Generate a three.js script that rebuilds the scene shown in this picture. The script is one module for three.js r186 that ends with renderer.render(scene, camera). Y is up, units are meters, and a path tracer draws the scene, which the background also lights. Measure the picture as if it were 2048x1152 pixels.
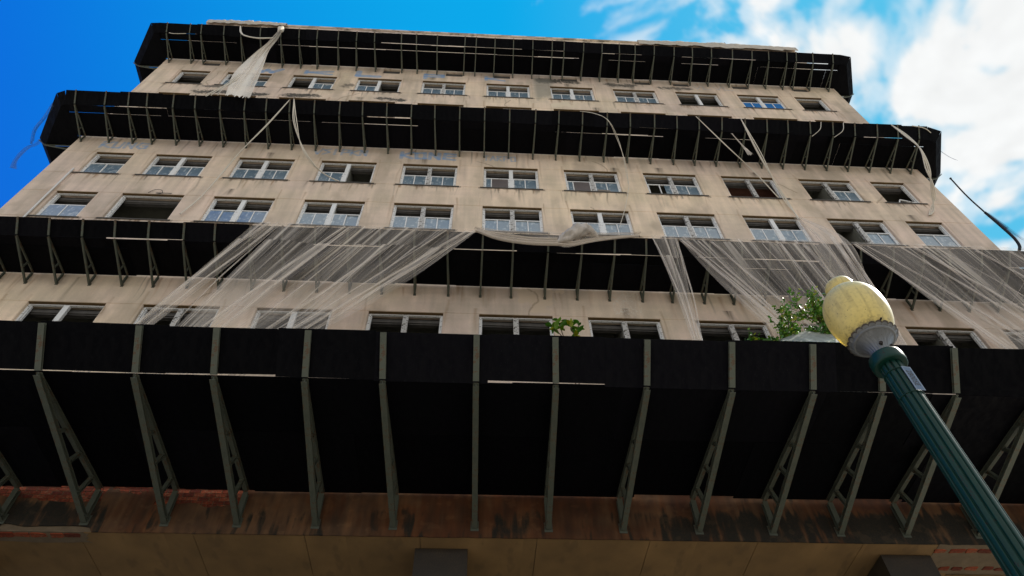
import * as THREE from 'three';
import { mergeGeometries } from 'three/addons/utils/BufferGeometryUtils.js';

// ------------------------------------------------------------------ camera, sky, sun, exposure
const scene = new THREE.Scene();
const camera = new THREE.PerspectiveCamera(45.04, 1024 / 576, 0.1, 3000);
camera.rotation.order = 'YXZ';
camera.position.set(-1.146, 1.6, 13.933);
camera.rotation.set(0.9245, -0.0748, -0.0289);
const renderer = new THREE.WebGLRenderer({ antialias: true });
renderer.setSize(1024, 576);
renderer.toneMapping = THREE.LinearToneMapping;
const EXPOSURE = 1.95;
renderer.toneMappingExposure = EXPOSURE;
renderer.shadowMap.enabled = true;

let seed = 20240611;
function rnd() { seed |= 0; seed = (seed + 0x6D2B79F5) | 0; let t = Math.imul(seed ^ (seed >>> 15), 1 | seed); t = (t + Math.imul(t ^ (t >>> 7), 61 | t)) ^ t; return ((t ^ (t >>> 14)) >>> 0) / 4294967296; }
const rr = (a, b) => a + (b - a) * rnd();
const clamp = (x, a = 0, b = 1) => x < a ? a : x > b ? b : x;
const lerp = (a, b, t) => a + (b - a) * t;
const sstep = (a, b, x) => { const t = clamp((x - a) / (b - a)); return t * t * (3 - 2 * t); };
function hash(x, y) { let h = Math.imul(x, 374761393) + Math.imul(y, 668265263); h = Math.imul(h ^ (h >>> 13), 1274126177); return ((h ^ (h >>> 16)) >>> 0) / 4294967296; }
function vn(x, y) {
  const xi = Math.floor(x), yi = Math.floor(y); let fx = x - xi, fy = y - yi;
  fx = fx * fx * (3 - 2 * fx); fy = fy * fy * (3 - 2 * fy);
  const a = hash(xi, yi), b = hash(xi + 1, yi), c = hash(xi, yi + 1), d = hash(xi + 1, yi + 1);
  return a + (b - a) * fx + (c - a) * fy + (a - b - c + d) * fx * fy;
}
function fbm(x, y, o) { let s = 0, a = 0.5, n = 0; for (let i = 0; i < o; i++) { s += a * vn(x, y); n += a; x = x * 2.03 + 17.1; y = y * 2.03 + 5.7; a *= 0.5; } return s / n; }

const SUN = new THREE.Vector3(Math.cos(0.82) * Math.cos(0.25), Math.sin(0.82), -Math.cos(0.82) * Math.sin(0.25)).normalize();
{
  // daylight sky: deep blue away from the sun, paler towards it and towards the horizon, a broken bank of cloud on the sun's side
  const W = 2048, H = 1024, d = new Float32Array(W * H * 4);
  for (let j = 0; j < H; j++) {
    const el = ((j + 0.5) / H - 0.5) * Math.PI, y = Math.sin(el), c = Math.cos(el);
    for (let i = 0; i < W; i++) {
      const az = ((i + 0.5) / W - 0.5) * Math.PI * 2, x = Math.cos(az) * c, z = Math.sin(az) * c;
      const k = (j * W + i) * 4;
      const m = x * SUN.x + y * SUN.y + z * SUN.z;
      const t1 = sstep(0.15, 0.8, m), t2 = sstep(0.75, 1.0, m), hz = Math.pow(1 - clamp(y), 4);
      let r = lerp(lerp(0.003, 0.004, t1), 0.10, t2), g = lerp(lerp(0.14, 0.40, t1), 0.55, t2), b = lerp(lerp(0.72, 0.83, t1), 0.84, t2);
      r = lerp(r, 0.42, hz); g = lerp(g, 0.58, hz); b = lerp(b, 0.78, hz);
      if (y > 0.02) {
        const q = y + 0.05, u = x / q, v = z / q;
        const wx = fbm(u * 3 + 3, v * 3 + 9, 3) - 0.5, wy = fbm(u * 3 + 31, v * 3 + 4, 3) - 0.5;
        const n = fbm(u * 7.5 + wx * 1.9 + 7.3, v * 7.5 + wy * 1.9 + 1.9, 7), fine = fbm(u * 34 + wx * 6, v * 34 + wy * 6, 4);
        const cov = sstep(0.0, 0.8, u) * 0.115 - 0.34 * (1 - sstep(-0.15, 0.2, u)) * (1 - sstep(-0.1, 0.7, v)) + 0.24 * sstep(-0.1, 0.9, v);   // the bank thickens towards the sun's side
        const mot = fbm(u * 17 + wx * 3 + 11, v * 17 + wy * 3 + 5, 5), e = n * 0.72 + mot * 0.28 + (fine - 0.5) * 0.14 + cov;
        const thick = sstep(0.57, 0.69, e), veil = sstep(0.44, 0.60, e + (fine - 0.5) * 0.16) * 0.55;
        const a = clamp(thick + veil * (1 - thick)) * sstep(0.02, 0.16, y);
        const w = lerp(0.86, 1.0, fine);
        r = lerp(r, w * 0.985, a); g = lerp(g, w, a); b = lerp(b, w, a);
      }
      if (y < 0) { r = 0.30; g = 0.29; b = 0.27; }
      d[k] = r / EXPOSURE; d[k + 1] = g / EXPOSURE; d[k + 2] = b / EXPOSURE; d[k + 3] = 1;
    }
  }
  const sky = new THREE.DataTexture(d, W, H, THREE.RGBAFormat, THREE.FloatType);
  sky.mapping = THREE.EquirectangularReflectionMapping; sky.magFilter = sky.minFilter = THREE.LinearFilter;
  sky.wrapS = THREE.RepeatWrapping; sky.needsUpdate = true;
  scene.background = sky; scene.environment = sky;
}
const sun = new THREE.DirectionalLight(new THREE.Color(1, 0.95, 0.86), 3.6);
sun.position.copy(SUN).multiplyScalar(120); sun.castShadow = true;
Object.assign(sun.shadow.camera, { left: -60, right: 60, top: 60, bottom: -60, near: 1, far: 300 });
sun.shadow.mapSize.set(4096, 4096); scene.add(sun, sun.target);

// ------------------------------------------------------------------ helpers
const G = 18.768;                                    // height of the first visible floor's window heads above the pavement
const used = {};
function numbered(n) { const k = used[n] = (used[n] ?? -1) + 1; return k ? `${n}_${String(k).padStart(3, '0')}` : n; }
function mesh(name, geo, mat, parent, label) {
  const m = new THREE.Mesh(geo, mat); m.name = parent ? name : numbered(name); m.castShadow = m.receiveShadow = true;
  (parent || scene).add(m); if (label) m.userData.label = label; return m;
}
function thing(name, label, category, group, pos = [0, 0, 0]) {
  const o = new THREE.Group(); o.name = numbered(name); o.position.set(...pos); o.userData = { label, category }; if (group) o.userData.group = group; scene.add(o); return o;
}
function sub(name, parent, pos = [0, 0, 0]) { const o = new THREE.Group(); o.name = name; o.position.set(...pos); parent.add(o); return o; }
function tag(o, label, category, group) { Object.assign(o.userData, { label, category }); if (group) o.userData.group = group; return o; }
function geoFrom(pos, uv, idx) {
  const g = new THREE.BufferGeometry(); g.setAttribute('position', new THREE.Float32BufferAttribute(pos, 3)); g.setAttribute('uv', new THREE.Float32BufferAttribute(uv, 2));
  if (idx) g.setIndex(idx); g.computeVertexNormals(); return g;
}
// a box whose uv is in metres on every side; u0 scatters the grain
function box(x0, x1, y0, y1, z0, z1, s = 1, u0 = 0) {
  const g = new THREE.BoxGeometry(x1 - x0, y1 - y0, z1 - z0); g.translate((x0 + x1) / 2, (y0 + y1) / 2, (z0 + z1) / 2);
  const p = g.attributes.position, n = g.attributes.normal, u = g.attributes.uv;
  for (let i = 0; i < p.count; i++) {
    const X = p.getX(i), Y = p.getY(i), Z = p.getZ(i);
    if (Math.abs(n.getX(i)) > 0.5) u.setXY(i, Z * s + u0, Y * s + u0); else if (Math.abs(n.getY(i)) > 0.5) u.setXY(i, X * s + u0, Z * s + u0); else u.setXY(i, X * s + u0, Y * s + u0);
  }
  return g;
}
// a straight bar of rectangular section from a to b; wide across "side", thick across the third axis
function bar(a, b, w, t, side = [1, 0, 0], u0 = 0) {
  const A = new THREE.Vector3(...a), B = new THREE.Vector3(...b), d = B.clone().sub(A), L = d.length(); d.normalize();
  const S = new THREE.Vector3(...side).addScaledVector(d, -d.dot(new THREE.Vector3(...side))).normalize(), N = new THREE.Vector3().crossVectors(S, d);
  const g = box(-w / 2, w / 2, 0, L, -t / 2, t / 2, 1, u0);
  const m = new THREE.Matrix4().makeBasis(S, d, N); m.setPosition(A); g.applyMatrix4(m); return g;
}
// an open channel or I bar: flange bars and a web, so that its edges show
function channel(a, b, w, h, side, u0 = 0) {
  const A = new THREE.Vector3(...a), B = new THREE.Vector3(...b), d = B.clone().sub(A).normalize(), S = new THREE.Vector3(...side), N = new THREE.Vector3().crossVectors(d, S).normalize();
  const off = (v, k) => [v.x + N.x * k, v.y + N.y * k, v.z + N.z * k], f = Math.max(0.008, h * 0.1);
  return mergeGeometries([bar(off(A, h / 2 - f / 2), off(B, h / 2 - f / 2), w, f, side, u0), bar(off(A, -h / 2 + f / 2), off(B, -h / 2 + f / 2), w, f, side, u0), bar(a, b, Math.max(0.008, w * 0.1), h - 2 * f, side, u0)]);
}
function tube(pts, r, seg = 24, rad = 6) {
  const c = new THREE.CatmullRomCurve3(pts.map(p => new THREE.Vector3(...p)), false, 'centripetal'); return new THREE.TubeGeometry(c, seg, r, rad, false);
}
function tex(W, H, fn, srgb = true, rep = true) {
  const d = new Uint8Array(W * H * 4), o = [0, 0, 0, 255];
  for (let j = 0; j < H; j++) for (let i = 0; i < W; i++) { o[3] = 255; fn(i, j, o); const k = (j * W + i) * 4; d[k] = clamp(o[0], 0, 255); d[k + 1] = clamp(o[1], 0, 255); d[k + 2] = clamp(o[2], 0, 255); d[k + 3] = o[3]; }
  const t = new THREE.DataTexture(d, W, H); t.magFilter = THREE.LinearFilter; t.minFilter = THREE.LinearMipmapLinearFilter; t.generateMipmaps = true;
  if (srgb) t.colorSpace = THREE.SRGBColorSpace; if (rep) t.wrapS = t.wrapT = THREE.RepeatWrapping; t.needsUpdate = true; return t;
}
// value noise that repeats after P cells, for tiling textures
function pn(x, y, P) { const xi = Math.floor(x), yi = Math.floor(y); let fx = x - xi, fy = y - yi; fx = fx * fx * (3 - 2 * fx); fy = fy * fy * (3 - 2 * fy); const m = (a) => ((a % P) + P) % P; const a = hash(m(xi), m(yi)), b = hash(m(xi + 1), m(yi)), c = hash(m(xi), m(yi + 1)), d = hash(m(xi + 1), m(yi + 1)); return a + (b - a) * fx + (c - a) * fy + (a - b - c + d) * fx * fy; }
const STD = (o) => new THREE.MeshStandardMaterial(o);

// ------------------------------------------------------------------ facade grid (measured: bays of 3.47 m, floors of 3.3 m)
const BAY = 3.4686, WW = 2.331, WH = 1.85, X0 = -18.84, X1 = 18.84, ROOF = G + 28.3, BASE = G - 8.05;
const HEADS = { 0: G - 0.06, 2: G + 6.69, 3: G + 10.03, 5: G + 16.74, 6: G + 19.86 };
const wins = [];                                     // [x0, x1, single]
for (let i = 0; i < 11; i++) wins.push(i === 0 ? [-17.5, -15.96] : i === 10 ? [15.96, 17.5] : [(i - 5) * BAY - WW / 2, (i - 5) * BAY + WW / 2]);

// painted render of the facade: grain, water runs under the sills, mould, repairs and the sprayed letters
const FX0 = -19, FX1 = 19, FY0 = G - 3.7, FY1 = G + 28.5;
const facadeMaps = (() => {
  const W = 2048, H = 2048, N = W * H, R = new Float32Array(N), Gc = new Float32Array(N), B = new Float32Array(N), bump = new Float32Array(N);
  const sx = (FX1 - FX0) / W, sy = (FY1 - FY0) / H;
  for (let j = 0; j < H; j++) for (let i = 0; i < W; i++) {
    const x = FX0 + i * sx, y = FY0 + j * sy, k = j * W + i;
    const big = fbm(x * 0.22, y * 0.3, 4), mid = fbm(x * 1.7 + 40, y * 0.9, 4), run = fbm(x * 5.5, y * 0.35 + 9, 3), fine = hash(i, j);
    const roll = vn(x * 0.4 + 3, y * 7);                          // bands left by the roller
    const s = 1 + (big - 0.5) * 0.2 + (mid - 0.5) * 0.2 + (run - 0.5) * 0.14 + (fine - 0.5) * 0.05 + (roll - 0.5) * 0.03;
    let r = 213 * s, g = 192 * s * (1 - (mid - 0.5) * 0.03), b = 169 * s * (1 - (big - 0.5) * 0.10);
    const dirt = sstep(0.56, 0.76, fbm(x * 0.9 + 90, y * 0.55 + 3, 5)) * 0.42; // grey weathered patches
    r = lerp(r, 160, dirt); g = lerp(g, 144, dirt); b = lerp(b, 124, dirt);
    R[k] = r; Gc[k] = g; B[k] = b; bump[k] = 128 + (mid - 0.5) * 120 + (fine - 0.5) * 46;
  }
  const blend = (k, c, a) => { R[k] = lerp(R[k], c[0], a); Gc[k] = lerp(Gc[k], c[1], a); B[k] = lerp(B[k], c[2], a); };
  const area = (x0, x1, y0, y1, fn) => { const i0 = Math.max(0, Math.floor((x0 - FX0) / sx)), i1 = Math.min(W - 1, Math.ceil((x1 - FX0) / sx)), j0 = Math.max(0, Math.floor((y0 - FY0) / sy)), j1 = Math.min(H - 1, Math.ceil((y1 - FY0) / sy)); for (let j = j0; j <= j1; j++) for (let i = i0; i <= i1; i++) fn(FX0 + i * sx, FY0 + j * sy, j * W + i); };
  const streak = (x, yTop, len, w, col, a) => { const ph = rr(0, 99); area(x - w * 2 - 0.2, x + w * 2 + 0.2, yTop - len, yTop, (X, Y, k) => { const t = (yTop - Y) / len, cx = x + (vn(ph, Y * 1.3) - 0.5) * 0.12, d = Math.abs(X - cx) / (w * (0.5 + 0.8 * vn(ph + 7, Y * 2))); const m = clamp(1 - d) * (1 - t * t) * (0.35 + 0.9 * vn(X * 22 + ph, Y * 1.4)); if (m > 0) blend(k, col, clamp(m * a)); }); };
  const DK = [58, 50, 42], BR = [122, 88, 58], RU = [128, 80, 46];
  for (const L of [0, 2, 3, 5, 6]) for (const [a, b] of wins) {
    const sill = HEADS[L] - WH, head = HEADS[L];
    for (let n = 0; n < 16; n++) streak(rr(a - 0.25, b + 0.15), sill - rr(0.02, 0.06), rr(0.08, 0.5), rr(0.02, 0.09), rnd() < 0.5 ? DK : BR, rr(0.25, 0.7));
    for (let n = 0; n < 5; n++) streak(rr(a - 0.3, b + 0.3), sill - 0.03, rr(0.5, 1.4), rr(0.02, 0.09), rnd() < 0.5 ? DK : BR, rr(0.18, 0.48));
    for (const x of [a - 0.12, b + 0.1]) streak(x, head + rr(0.2, 0.7), rr(1, 2.6), rr(0.04, 0.1), BR, rr(0.15, 0.35));
    if (rnd() < 0.3) { const x = rr(a, b); streak(x, head + rr(0.35, 0.6), 0.6, 0.22, DK, 0.6); }
    // a ragged line of dirt directly under the sill
    area(a - 0.2, b + 0.2, sill - 0.28, sill, (X, Y, k) => { const e = 0.05 + 0.16 * fbm(X * 4 + L * 9, 3, 3); if (sill - Y < e) blend(k, [88, 76, 64], 0.38 * (0.4 + vn(X * 20, Y * 9))); });
  }
  for (const yT of [G + 1.37, G + 11.43, G + 21.44]) for (let n = 0; n < 74; n++) streak(rr(X0, X1), yT + rr(-0.2, 0.1), rr(0.4, 1.7), rr(0.03, 0.12), [RU, BR, DK][Math.floor(rr(0, 3))], rr(0.12, 0.4));
  const mould = (x0, x1, y, h, a = 0.8) => area(x0 - 0.3, x1 + 0.3, y - h, y + h, (X, Y, k) => { const ex = sstep(x0 - 0.3, x0 + 0.5, X) * (1 - sstep(x1 - 0.5, x1 + 0.3, X)), dy = Math.abs(Y - y + (vn(X * 1.1, 5) - 0.5) * h * 0.8) / h; const n = fbm(X * 2.4, Y * 4, 4) * 0.45 + fbm(X * 12 + Y * 9, Y * 10, 4) * 0.55 + (hash(Math.floor(X * 53), Math.floor(Y * 53)) - 0.5) * 0.16; const m = sstep(0.40, 0.66, n * ex + (0.24 - dy * 0.36)); if (m > 0) blend(k, [54, 52, 46], m * a); });
  for (const [a, b] of [[-16.2, -12], [-11.7, -9.4], [-7, -5.1]]) mould(a, b, G + 17.02, 0.3);
  mould(-15.9, -14.4, G + 17.8, 0.2, 0.6); mould(1.3, 4.2, G + 20.5, 0.5, 0.85); mould(5.2, 7.4, G + 20.4, 0.35, 0.7); mould(8.2, 10.5, G + 20.3, 0.3, 0.6); mould(-9, -8, G + 18.6, 0.5, 0.5);
  area(1.2, 2.6, G + 17.4, G + 21, (X, Y, k) => { const m = sstep(0.42, 0.66, fbm(X * 1.6, Y * 0.8, 4) + 0.12) * sstep(1.2, 1.6, X) * (1 - sstep(2.2, 2.6, X)); blend(k, [138, 134, 122], m * 0.62); });
  area(2.2, 4.4, G + 17.0, G + 17.8, (X, Y, k) => { const m = sstep(0.5, 0.6, fbm(X * 2, Y * 3, 4)); blend(k, [224, 208, 178], m * 0.6); });
  // dark crust on the coping
  area(X0, X1, ROOF - 1.0, ROOF, (X, Y, k) => { const n = fbm(X * 1.8, Y * 3, 5), m = sstep(0.55, 0.68, n + (Y > ROOF - 0.2 ? 0.1 : 0)); blend(k, [112, 102, 86], m * 0.65); });
  // flaked paint and a white splash under the third tray
  area(-0.4, 1.6, G + 0.1, G + 1.35, (X, Y, k) => { const m = sstep(0.58, 0.64, fbm(X * 2.2 + 8, Y * 2.2 + 1, 5) + 0.1 * (1 - Math.abs(X - 0.5) / 1.1)); blend(k, [212, 190, 164], m * 0.8); });
  area(3.2, 4.1, G + 0.1, G + 1.3, (X, Y, k) => { if (hash(Math.floor(X * 50), Math.floor(Y * 50)) > 0.88 - 0.2 * vn(X * 3, Y * 3)) blend(k, [222, 216, 204], 0.7); });
  // hairline cracks
  for (let n = 0; n < 26; n++) { let x = rr(X0 + 1, X1 - 1), y = rr(G - 1, G + 20), a = rnd() < 0.7 ? -1.57 + rr(-0.5, 0.5) : rr(-0.4, 0.4); const steps = Math.floor(rr(10, 40)); for (let q = 0; q < steps; q++) { a += rr(-0.5, 0.5); a = lerp(a, -1.57, 0.03); const nx = x + Math.cos(a) * 0.07, ny = y + Math.sin(a) * 0.07; area(Math.min(x, nx), Math.max(x, nx), Math.min(y, ny), Math.max(y, ny), (X, Y, k) => blend(k, [120, 100, 80], 0.26)); x = nx; y = ny; } }
  // pale blue sprayed letters
  const BLUE = [126, 158, 200];
  const stroke = (pts, w, a = 0.75) => { for (let n = 0; n + 1 < pts.length; n++) { const [ax, ay] = pts[n], [bx, by] = pts[n + 1], dx = bx - ax, dy = by - ay, q = dx * dx + dy * dy; area(Math.min(ax, bx) - w, Math.max(ax, bx) + w, Math.min(ay, by) - w, Math.max(ay, by) + w, (X, Y, k) => { const t = clamp(((X - ax) * dx + (Y - ay) * dy) / q), d = Math.hypot(X - ax - dx * t, Y - ay - dy * t); if (d < w) blend(k, BLUE, a * (1 - sstep(w * 0.6, w, d)) * (0.5 + 0.5 * vn(X * 17, Y * 17))); }); } };
  const LET = { K: [[[0, 0], [0, 1]], [[1, 1], [0, .45], [1, 0]]], U: [[[0, 1], [.1, 0], [.8, 0], [.9, 1]]], N: [[[0, 0], [0, 1], [.85, 0], [.85, 1]]], G: [[[1, .9], [.2, 1], [0, .3], [.4, 0], [1, .1], [1, .5], [.6, .5]]], O: [[[.1, 0], [0, .9], [.8, 1], [.9, .05], [.1, 0]]], C: [[[1, .95], [.1, 1], [0, .1], [1, 0]], [[.45, .55], [1, .6]]], L: [[[0, 1], [0, 0], [1, 0]]], P: [[[0, 0], [0, 1], [.9, .95], [.9, .5], [0, .45]]], V: [[[0, .8], [.5, 0], [1.1, 1]]], S: [[[.9, 1], [.1, .8], [.8, .4], [0, 0]]], I: [[[0.3, 0], [0.3, 1]]], R: [[[0, 0], [0, 1], [.8, .9], [.1, .5], [.9, 0]]], T: [[[0, 1], [1, 1]], [[.5, 1], [.5, 0]]], A: [[[0, 0], [.5, 1], [1, 0]], [[.25, .4], [.75, .4]]], W: [[[0, 1], [.3, 0], [.5, .7], [.75, 0], [1.1, 1]]] };
  const word = (s, x, y, w, h, st, a) => [...s].forEach((ch, n) => { if (LET[ch]) for (const p of LET[ch]) stroke(p.map(([u, v]) => [x + (n + u * 0.75) * w, y + v * h]), st, a); });
  word('KUNG', -17.6, G + 10.46, 0.5, 0.52, 0.085, 0.6); word('VSIPKN', -8.6, G + 10.62, 0.40, 0.5, 0.075, 0.55); word('KONC', -4.8, G + 10.55, 0.62, 0.56, 0.11, 0.75); word('TARPO', -1.2, G + 10.62, 0.3, 0.44, 0.05, 0.5);
  word('W', -13.7, G + 20.08, 1.6, 0.5, 0.19, 0.8); word('K', -11.0, G + 20.15, 1.8, 0.42, 0.14, 0.8); word('L', -8.2, G + 20.15, 1.5, 0.62, 0.2, 0.85); word('P', -4.55, G + 20.2, 1.4, 0.6, 0.15, 0.8); word('K', -1.2, G + 20.35, 1.3, 0.5, 0.13, 0.8);
  word('VLVL', 10.4, G + 20.4, 0.6, 0.5, 0.03, 0.4);
  const out = (f, srgb) => { let k = 0; return tex(W, H, (i, j, o) => { k = j * W + i; f(k, o); }, srgb, false); };
  return { map: out((k, o) => { o[0] = R[k]; o[1] = Gc[k]; o[2] = B[k]; }, true), bump: out((k, o) => { o[0] = o[1] = o[2] = bump[k]; }, false) };
})();
const mFacade = STD({ map: facadeMaps.map, bumpMap: facadeMaps.bump, bumpScale: 0.006, roughness: 0.92 });

// stained render of the fascia beam under the lowest tray
const beamMap = tex(2048, 256, (i, j, o) => {
  const x = -19 + i * 38 / 2048, y = BASE + j * 4.4 / 256;
  const big = fbm(x * 0.7 + 5, y * 1.1, 4), mid = fbm(x * 3 + 20, y * 2, 4), run = fbm(x * 7, y * 0.8, 3);
  const st = fbm(x * 9 + 3, y * 1.2 + 40, 4), s = 0.62 + (mid - 0.5) * 0.4 + (run - 0.5) * 0.3;
  let c = [150 * s, 106 * s, 68 * s];
  const red = sstep(0.36, 0.7, big * 0.7 + st * 0.3 + (x > -4 ? 0.06 : 0)); c = [lerp(c[0], 130 * s, red), lerp(c[1], 72 * s, red), lerp(c[2], 30 * s, red)];
  const m = st * 0.55 + mid * 0.45 + sstep(0, 6.5, x) * 0.26 - sstep(0.55, 1.0, y - BASE) * 0.3 + (x < -9.4 ? 0.16 : 0) - 0.1, bl = sstep(0.44, 0.62, m) * (0.7 + 0.3 * hash(i, j));
  c = [lerp(c[0], 26, bl), lerp(c[1], 25, bl), lerp(c[2], 18, bl)];
  const pale = sstep(0.66, 0.7, fbm(x * 4, y * 5 + 30, 4)) * 0.14; o[0] = lerp(c[0], 150, pale); o[1] = lerp(c[1], 116, pale); o[2] = lerp(c[2], 80, pale);
}, true, false);
const mBeam = STD({ map: beamMap, roughness: 0.95 });

// general purpose grain
const plaster = tex(512, 512, (i, j, o) => { const a = pn(i / 64, j / 64, 8) * 0.5 + pn(i / 16, j / 16, 32) * 0.3 + hash(i, j) * 0.2; o[0] = o[1] = o[2] = 205 + 50 * a; });
const soffitMap = tex(1024, 512, (i, j, o) => { const a = fbm(i / 150, j / 90, 5), b = hash(i, j), m = sstep(0.60, 0.74, fbm(i / 60 + 50, j / 60, 4)); const s = 0.84 + 0.26 * a + 0.05 * b; o[0] = lerp(138 * s, 104, m * 0.35); o[1] = lerp(108 * s, 82, m * 0.35); o[2] = lerp(68 * s, 54, m * 0.35); });
const boardMap = tex(512, 512, (i, j, o) => { const g = pn(i / 3, j / 128, 171) * 0.5 + pn(i / 16, j / 64, 32) * 0.5, sc = hash(i >> 1, j >> 1) > 0.9985 ? 60 : 0; const v = 8 + 5 * g + sc; o[0] = v; o[1] = v; o[2] = v + 3; });
const boardRough = tex(256, 256, (i, j, o) => { o[0] = o[1] = o[2] = 130 + 80 * pn(i / 16, j / 32, 16) + 20 * hash(i, j); }, false);
const steelMap = tex(256, 1024, (i, j, o) => {
  const n = pn(i / 16, j / 64, 16) * 0.45 + pn(i / 4, j / 16, 64) * 0.3 + pn(i / 64, j / 256, 4) * 0.25, s = 0.9 + 0.2 * n; const ru = sstep(0.62, 0.74, n) * 0.6;
  o[0] = lerp(84 * s, 88, ru); o[1] = lerp(88 * s, 50, ru); o[2] = lerp(76 * s, 26, ru);
});
const peelMap = tex(256, 512, (i, j, o) => {
  const n = pn(i / 14, j / 22, 18) * 0.55 + pn(i / 4, j / 7, 64) * 0.45, p = sstep(0.73, 0.79, n) * 0.8, s = 0.9 + 0.1 * hash(i, j);
  o[0] = lerp(236 * s, 96, p); o[1] = lerp(235 * s, 88, p); o[2] = lerp(232 * s, 80, p);
});
const peelHeavy = tex(256, 512, (i, j, o) => {
  const n = pn(i / 14 + 3, j / 26, 18) * 0.55 + pn(i / 4, j / 7, 64) * 0.45, p = sstep(0.58, 0.66, n) * 0.9, s = 0.9 + 0.1 * hash(i, j);
  o[0] = lerp(196 * s, 62, p); o[1] = lerp(193 * s, 55, p); o[2] = lerp(188 * s, 48, p);
});
const brickMap = tex(256, 256, (i, j, o) => { const n = fbm(i / 30, j / 30, 4), m = sstep(0.6, 0.7, fbm(i / 18 + 9, j / 18, 4)), s = 0.75 + 0.45 * n; o[0] = lerp(168 * s, 176, m * 0.6); o[1] = lerp(84 * s, 150, m * 0.6); o[2] = lerp(50 * s, 120, m * 0.6); });
const mBoard = new THREE.MeshPhysicalMaterial({ map: boardMap, roughnessMap: boardRough, roughness: 1, specularIntensity: 0.1 });
const mBoards = [mBoard, [0.7, 0.7, 0.75], [1.5, 1.45, 1.5]].map((c, n) => { if (!n) return c; const m = mBoard.clone(); m.color.setRGB(...c); return m; });
const mSteel = STD({ map: steelMap, roughness: 0.6, metalness: 0.1 });
const mPeel = STD({ map: peelMap, roughness: 0.75 }), mPeelH = STD({ map: peelHeavy, roughness: 0.8 });
const mSoffit = STD({ map: soffitMap, roughness: 0.9 });
const mBricks = [0xd8d0cc, 0xb8a090, 0x9a8276].map(c => STD({ map: brickMap, color: c, roughness: 0.95 }));
const mMortar = STD({ map: plaster, color: new THREE.Color(0.22, 0.16, 0.10), roughness: 1 });
const mSide = STD({ map: plaster, color: new THREE.Color(0.55, 0.44, 0.31), roughness: 0.95 });
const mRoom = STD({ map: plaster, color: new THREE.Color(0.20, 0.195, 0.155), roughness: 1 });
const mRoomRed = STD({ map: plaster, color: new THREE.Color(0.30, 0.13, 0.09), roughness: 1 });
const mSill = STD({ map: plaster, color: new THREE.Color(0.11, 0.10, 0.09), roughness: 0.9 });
const mHeadShade = STD({ map: plaster, color: new THREE.Color(0.17, 0.10, 0.035), roughness: 0.9 });  // brownish paint, darkened with the shade under the window heads
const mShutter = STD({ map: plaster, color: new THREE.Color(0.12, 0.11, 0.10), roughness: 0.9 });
const glassMap = tex(256, 256, (i, j, o) => { const n = fbm(i / 50, j / 50, 4), d = sstep(0.55, 0.8, fbm(i / 20 + 4, j / 24, 4)); o[0] = 84 + 34 * n + 50 * d; o[1] = 104 + 32 * n + 42 * d; o[2] = 118 + 30 * n + 34 * d; });
const glassRough = tex(256, 256, (i, j, o) => { o[0] = o[1] = o[2] = 20 + 50 * fbm(i / 40, j / 40, 4); }, false);
const mGlass = new THREE.MeshPhysicalMaterial({ map: glassMap, roughnessMap: glassRough, roughness: 1, ior: 2.0 });
const mGlassBlue = new THREE.MeshPhysicalMaterial({ color: new THREE.Color(0.02, 0.17, 0.46), roughness: 0.25, ior: 1.5 });   // panes backed with blue sheet: what they could mirror is the black tray above
const mGlassBrown = new THREE.MeshPhysicalMaterial({ map: plaster, color: new THREE.Color(0.13, 0.10, 0.09), roughness: 0.4, ior: 1.6 });

// ------------------------------------------------------------------ ground
{
  const g = new THREE.PlaneGeometry(1600, 1600); g.rotateX(-Math.PI / 2); const u = g.attributes.uv; for (let i = 0; i < u.count; i++) u.setXY(i, u.getX(i) * 320, u.getY(i) * 320);
  const t = tex(512, 512, (i, j, o) => { const n = pn(i / 32, j / 32, 16) * 0.5 + pn(i / 4, j / 4, 128) * 0.5; o[0] = 128 + 34 * n; o[1] = 122 + 34 * n; o[2] = 111 + 34 * n; });
  const m = mesh('ground', g, STD({ map: t, roughness: 0.95 })); m.userData = { kind: 'structure', label: 'pale stone pavement of the square', category: 'ground' };
}

// ------------------------------------------------------------------ building
const bld = thing('office_building', 'abandoned beige office block with rows of broken white windows', 'building');
// a facade slab with chamfered front edges, so that the joints between slabs are real grooves
function slab(x0, x1, y0, y1, z0 = -0.3, z1 = 0, ch = 0.02, plain = false) {
  const P = [], U = [], uv = (x, y) => plain ? [x, y] : [(x - FX0) / (FX1 - FX0), (y - FY0) / (FY1 - FY0)];
  const quad = (a, b, c, d) => { for (const v of [a, b, c, a, c, d]) { P.push(...v); U.push(...uv(v[0] + (v[2] < -0.05 ? v[2] * 0.2 : 0), v[1])); } };
  const f = [[x0 + ch, y0 + ch, z1], [x1 - ch, y0 + ch, z1], [x1 - ch, y1 - ch, z1], [x0 + ch, y1 - ch, z1]], m = [[x0, y0, z1 - ch], [x1, y0, z1 - ch], [x1, y1, z1 - ch], [x0, y1, z1 - ch]], b = [[x0, y0, z0], [x1, y0, z0], [x1, y1, z0], [x0, y1, z0]];
  quad(...f); for (let n = 0; n < 4; n++) { const q = (n + 1) % 4; quad(m[n], m[q], f[q], f[n]); quad(b[n], b[q], m[q], m[n]); } quad(b[3], b[2], b[1], b[0]);
  return geoFrom(P, U);
}
const lv = [0, 2, 3, 5, 6];
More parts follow.
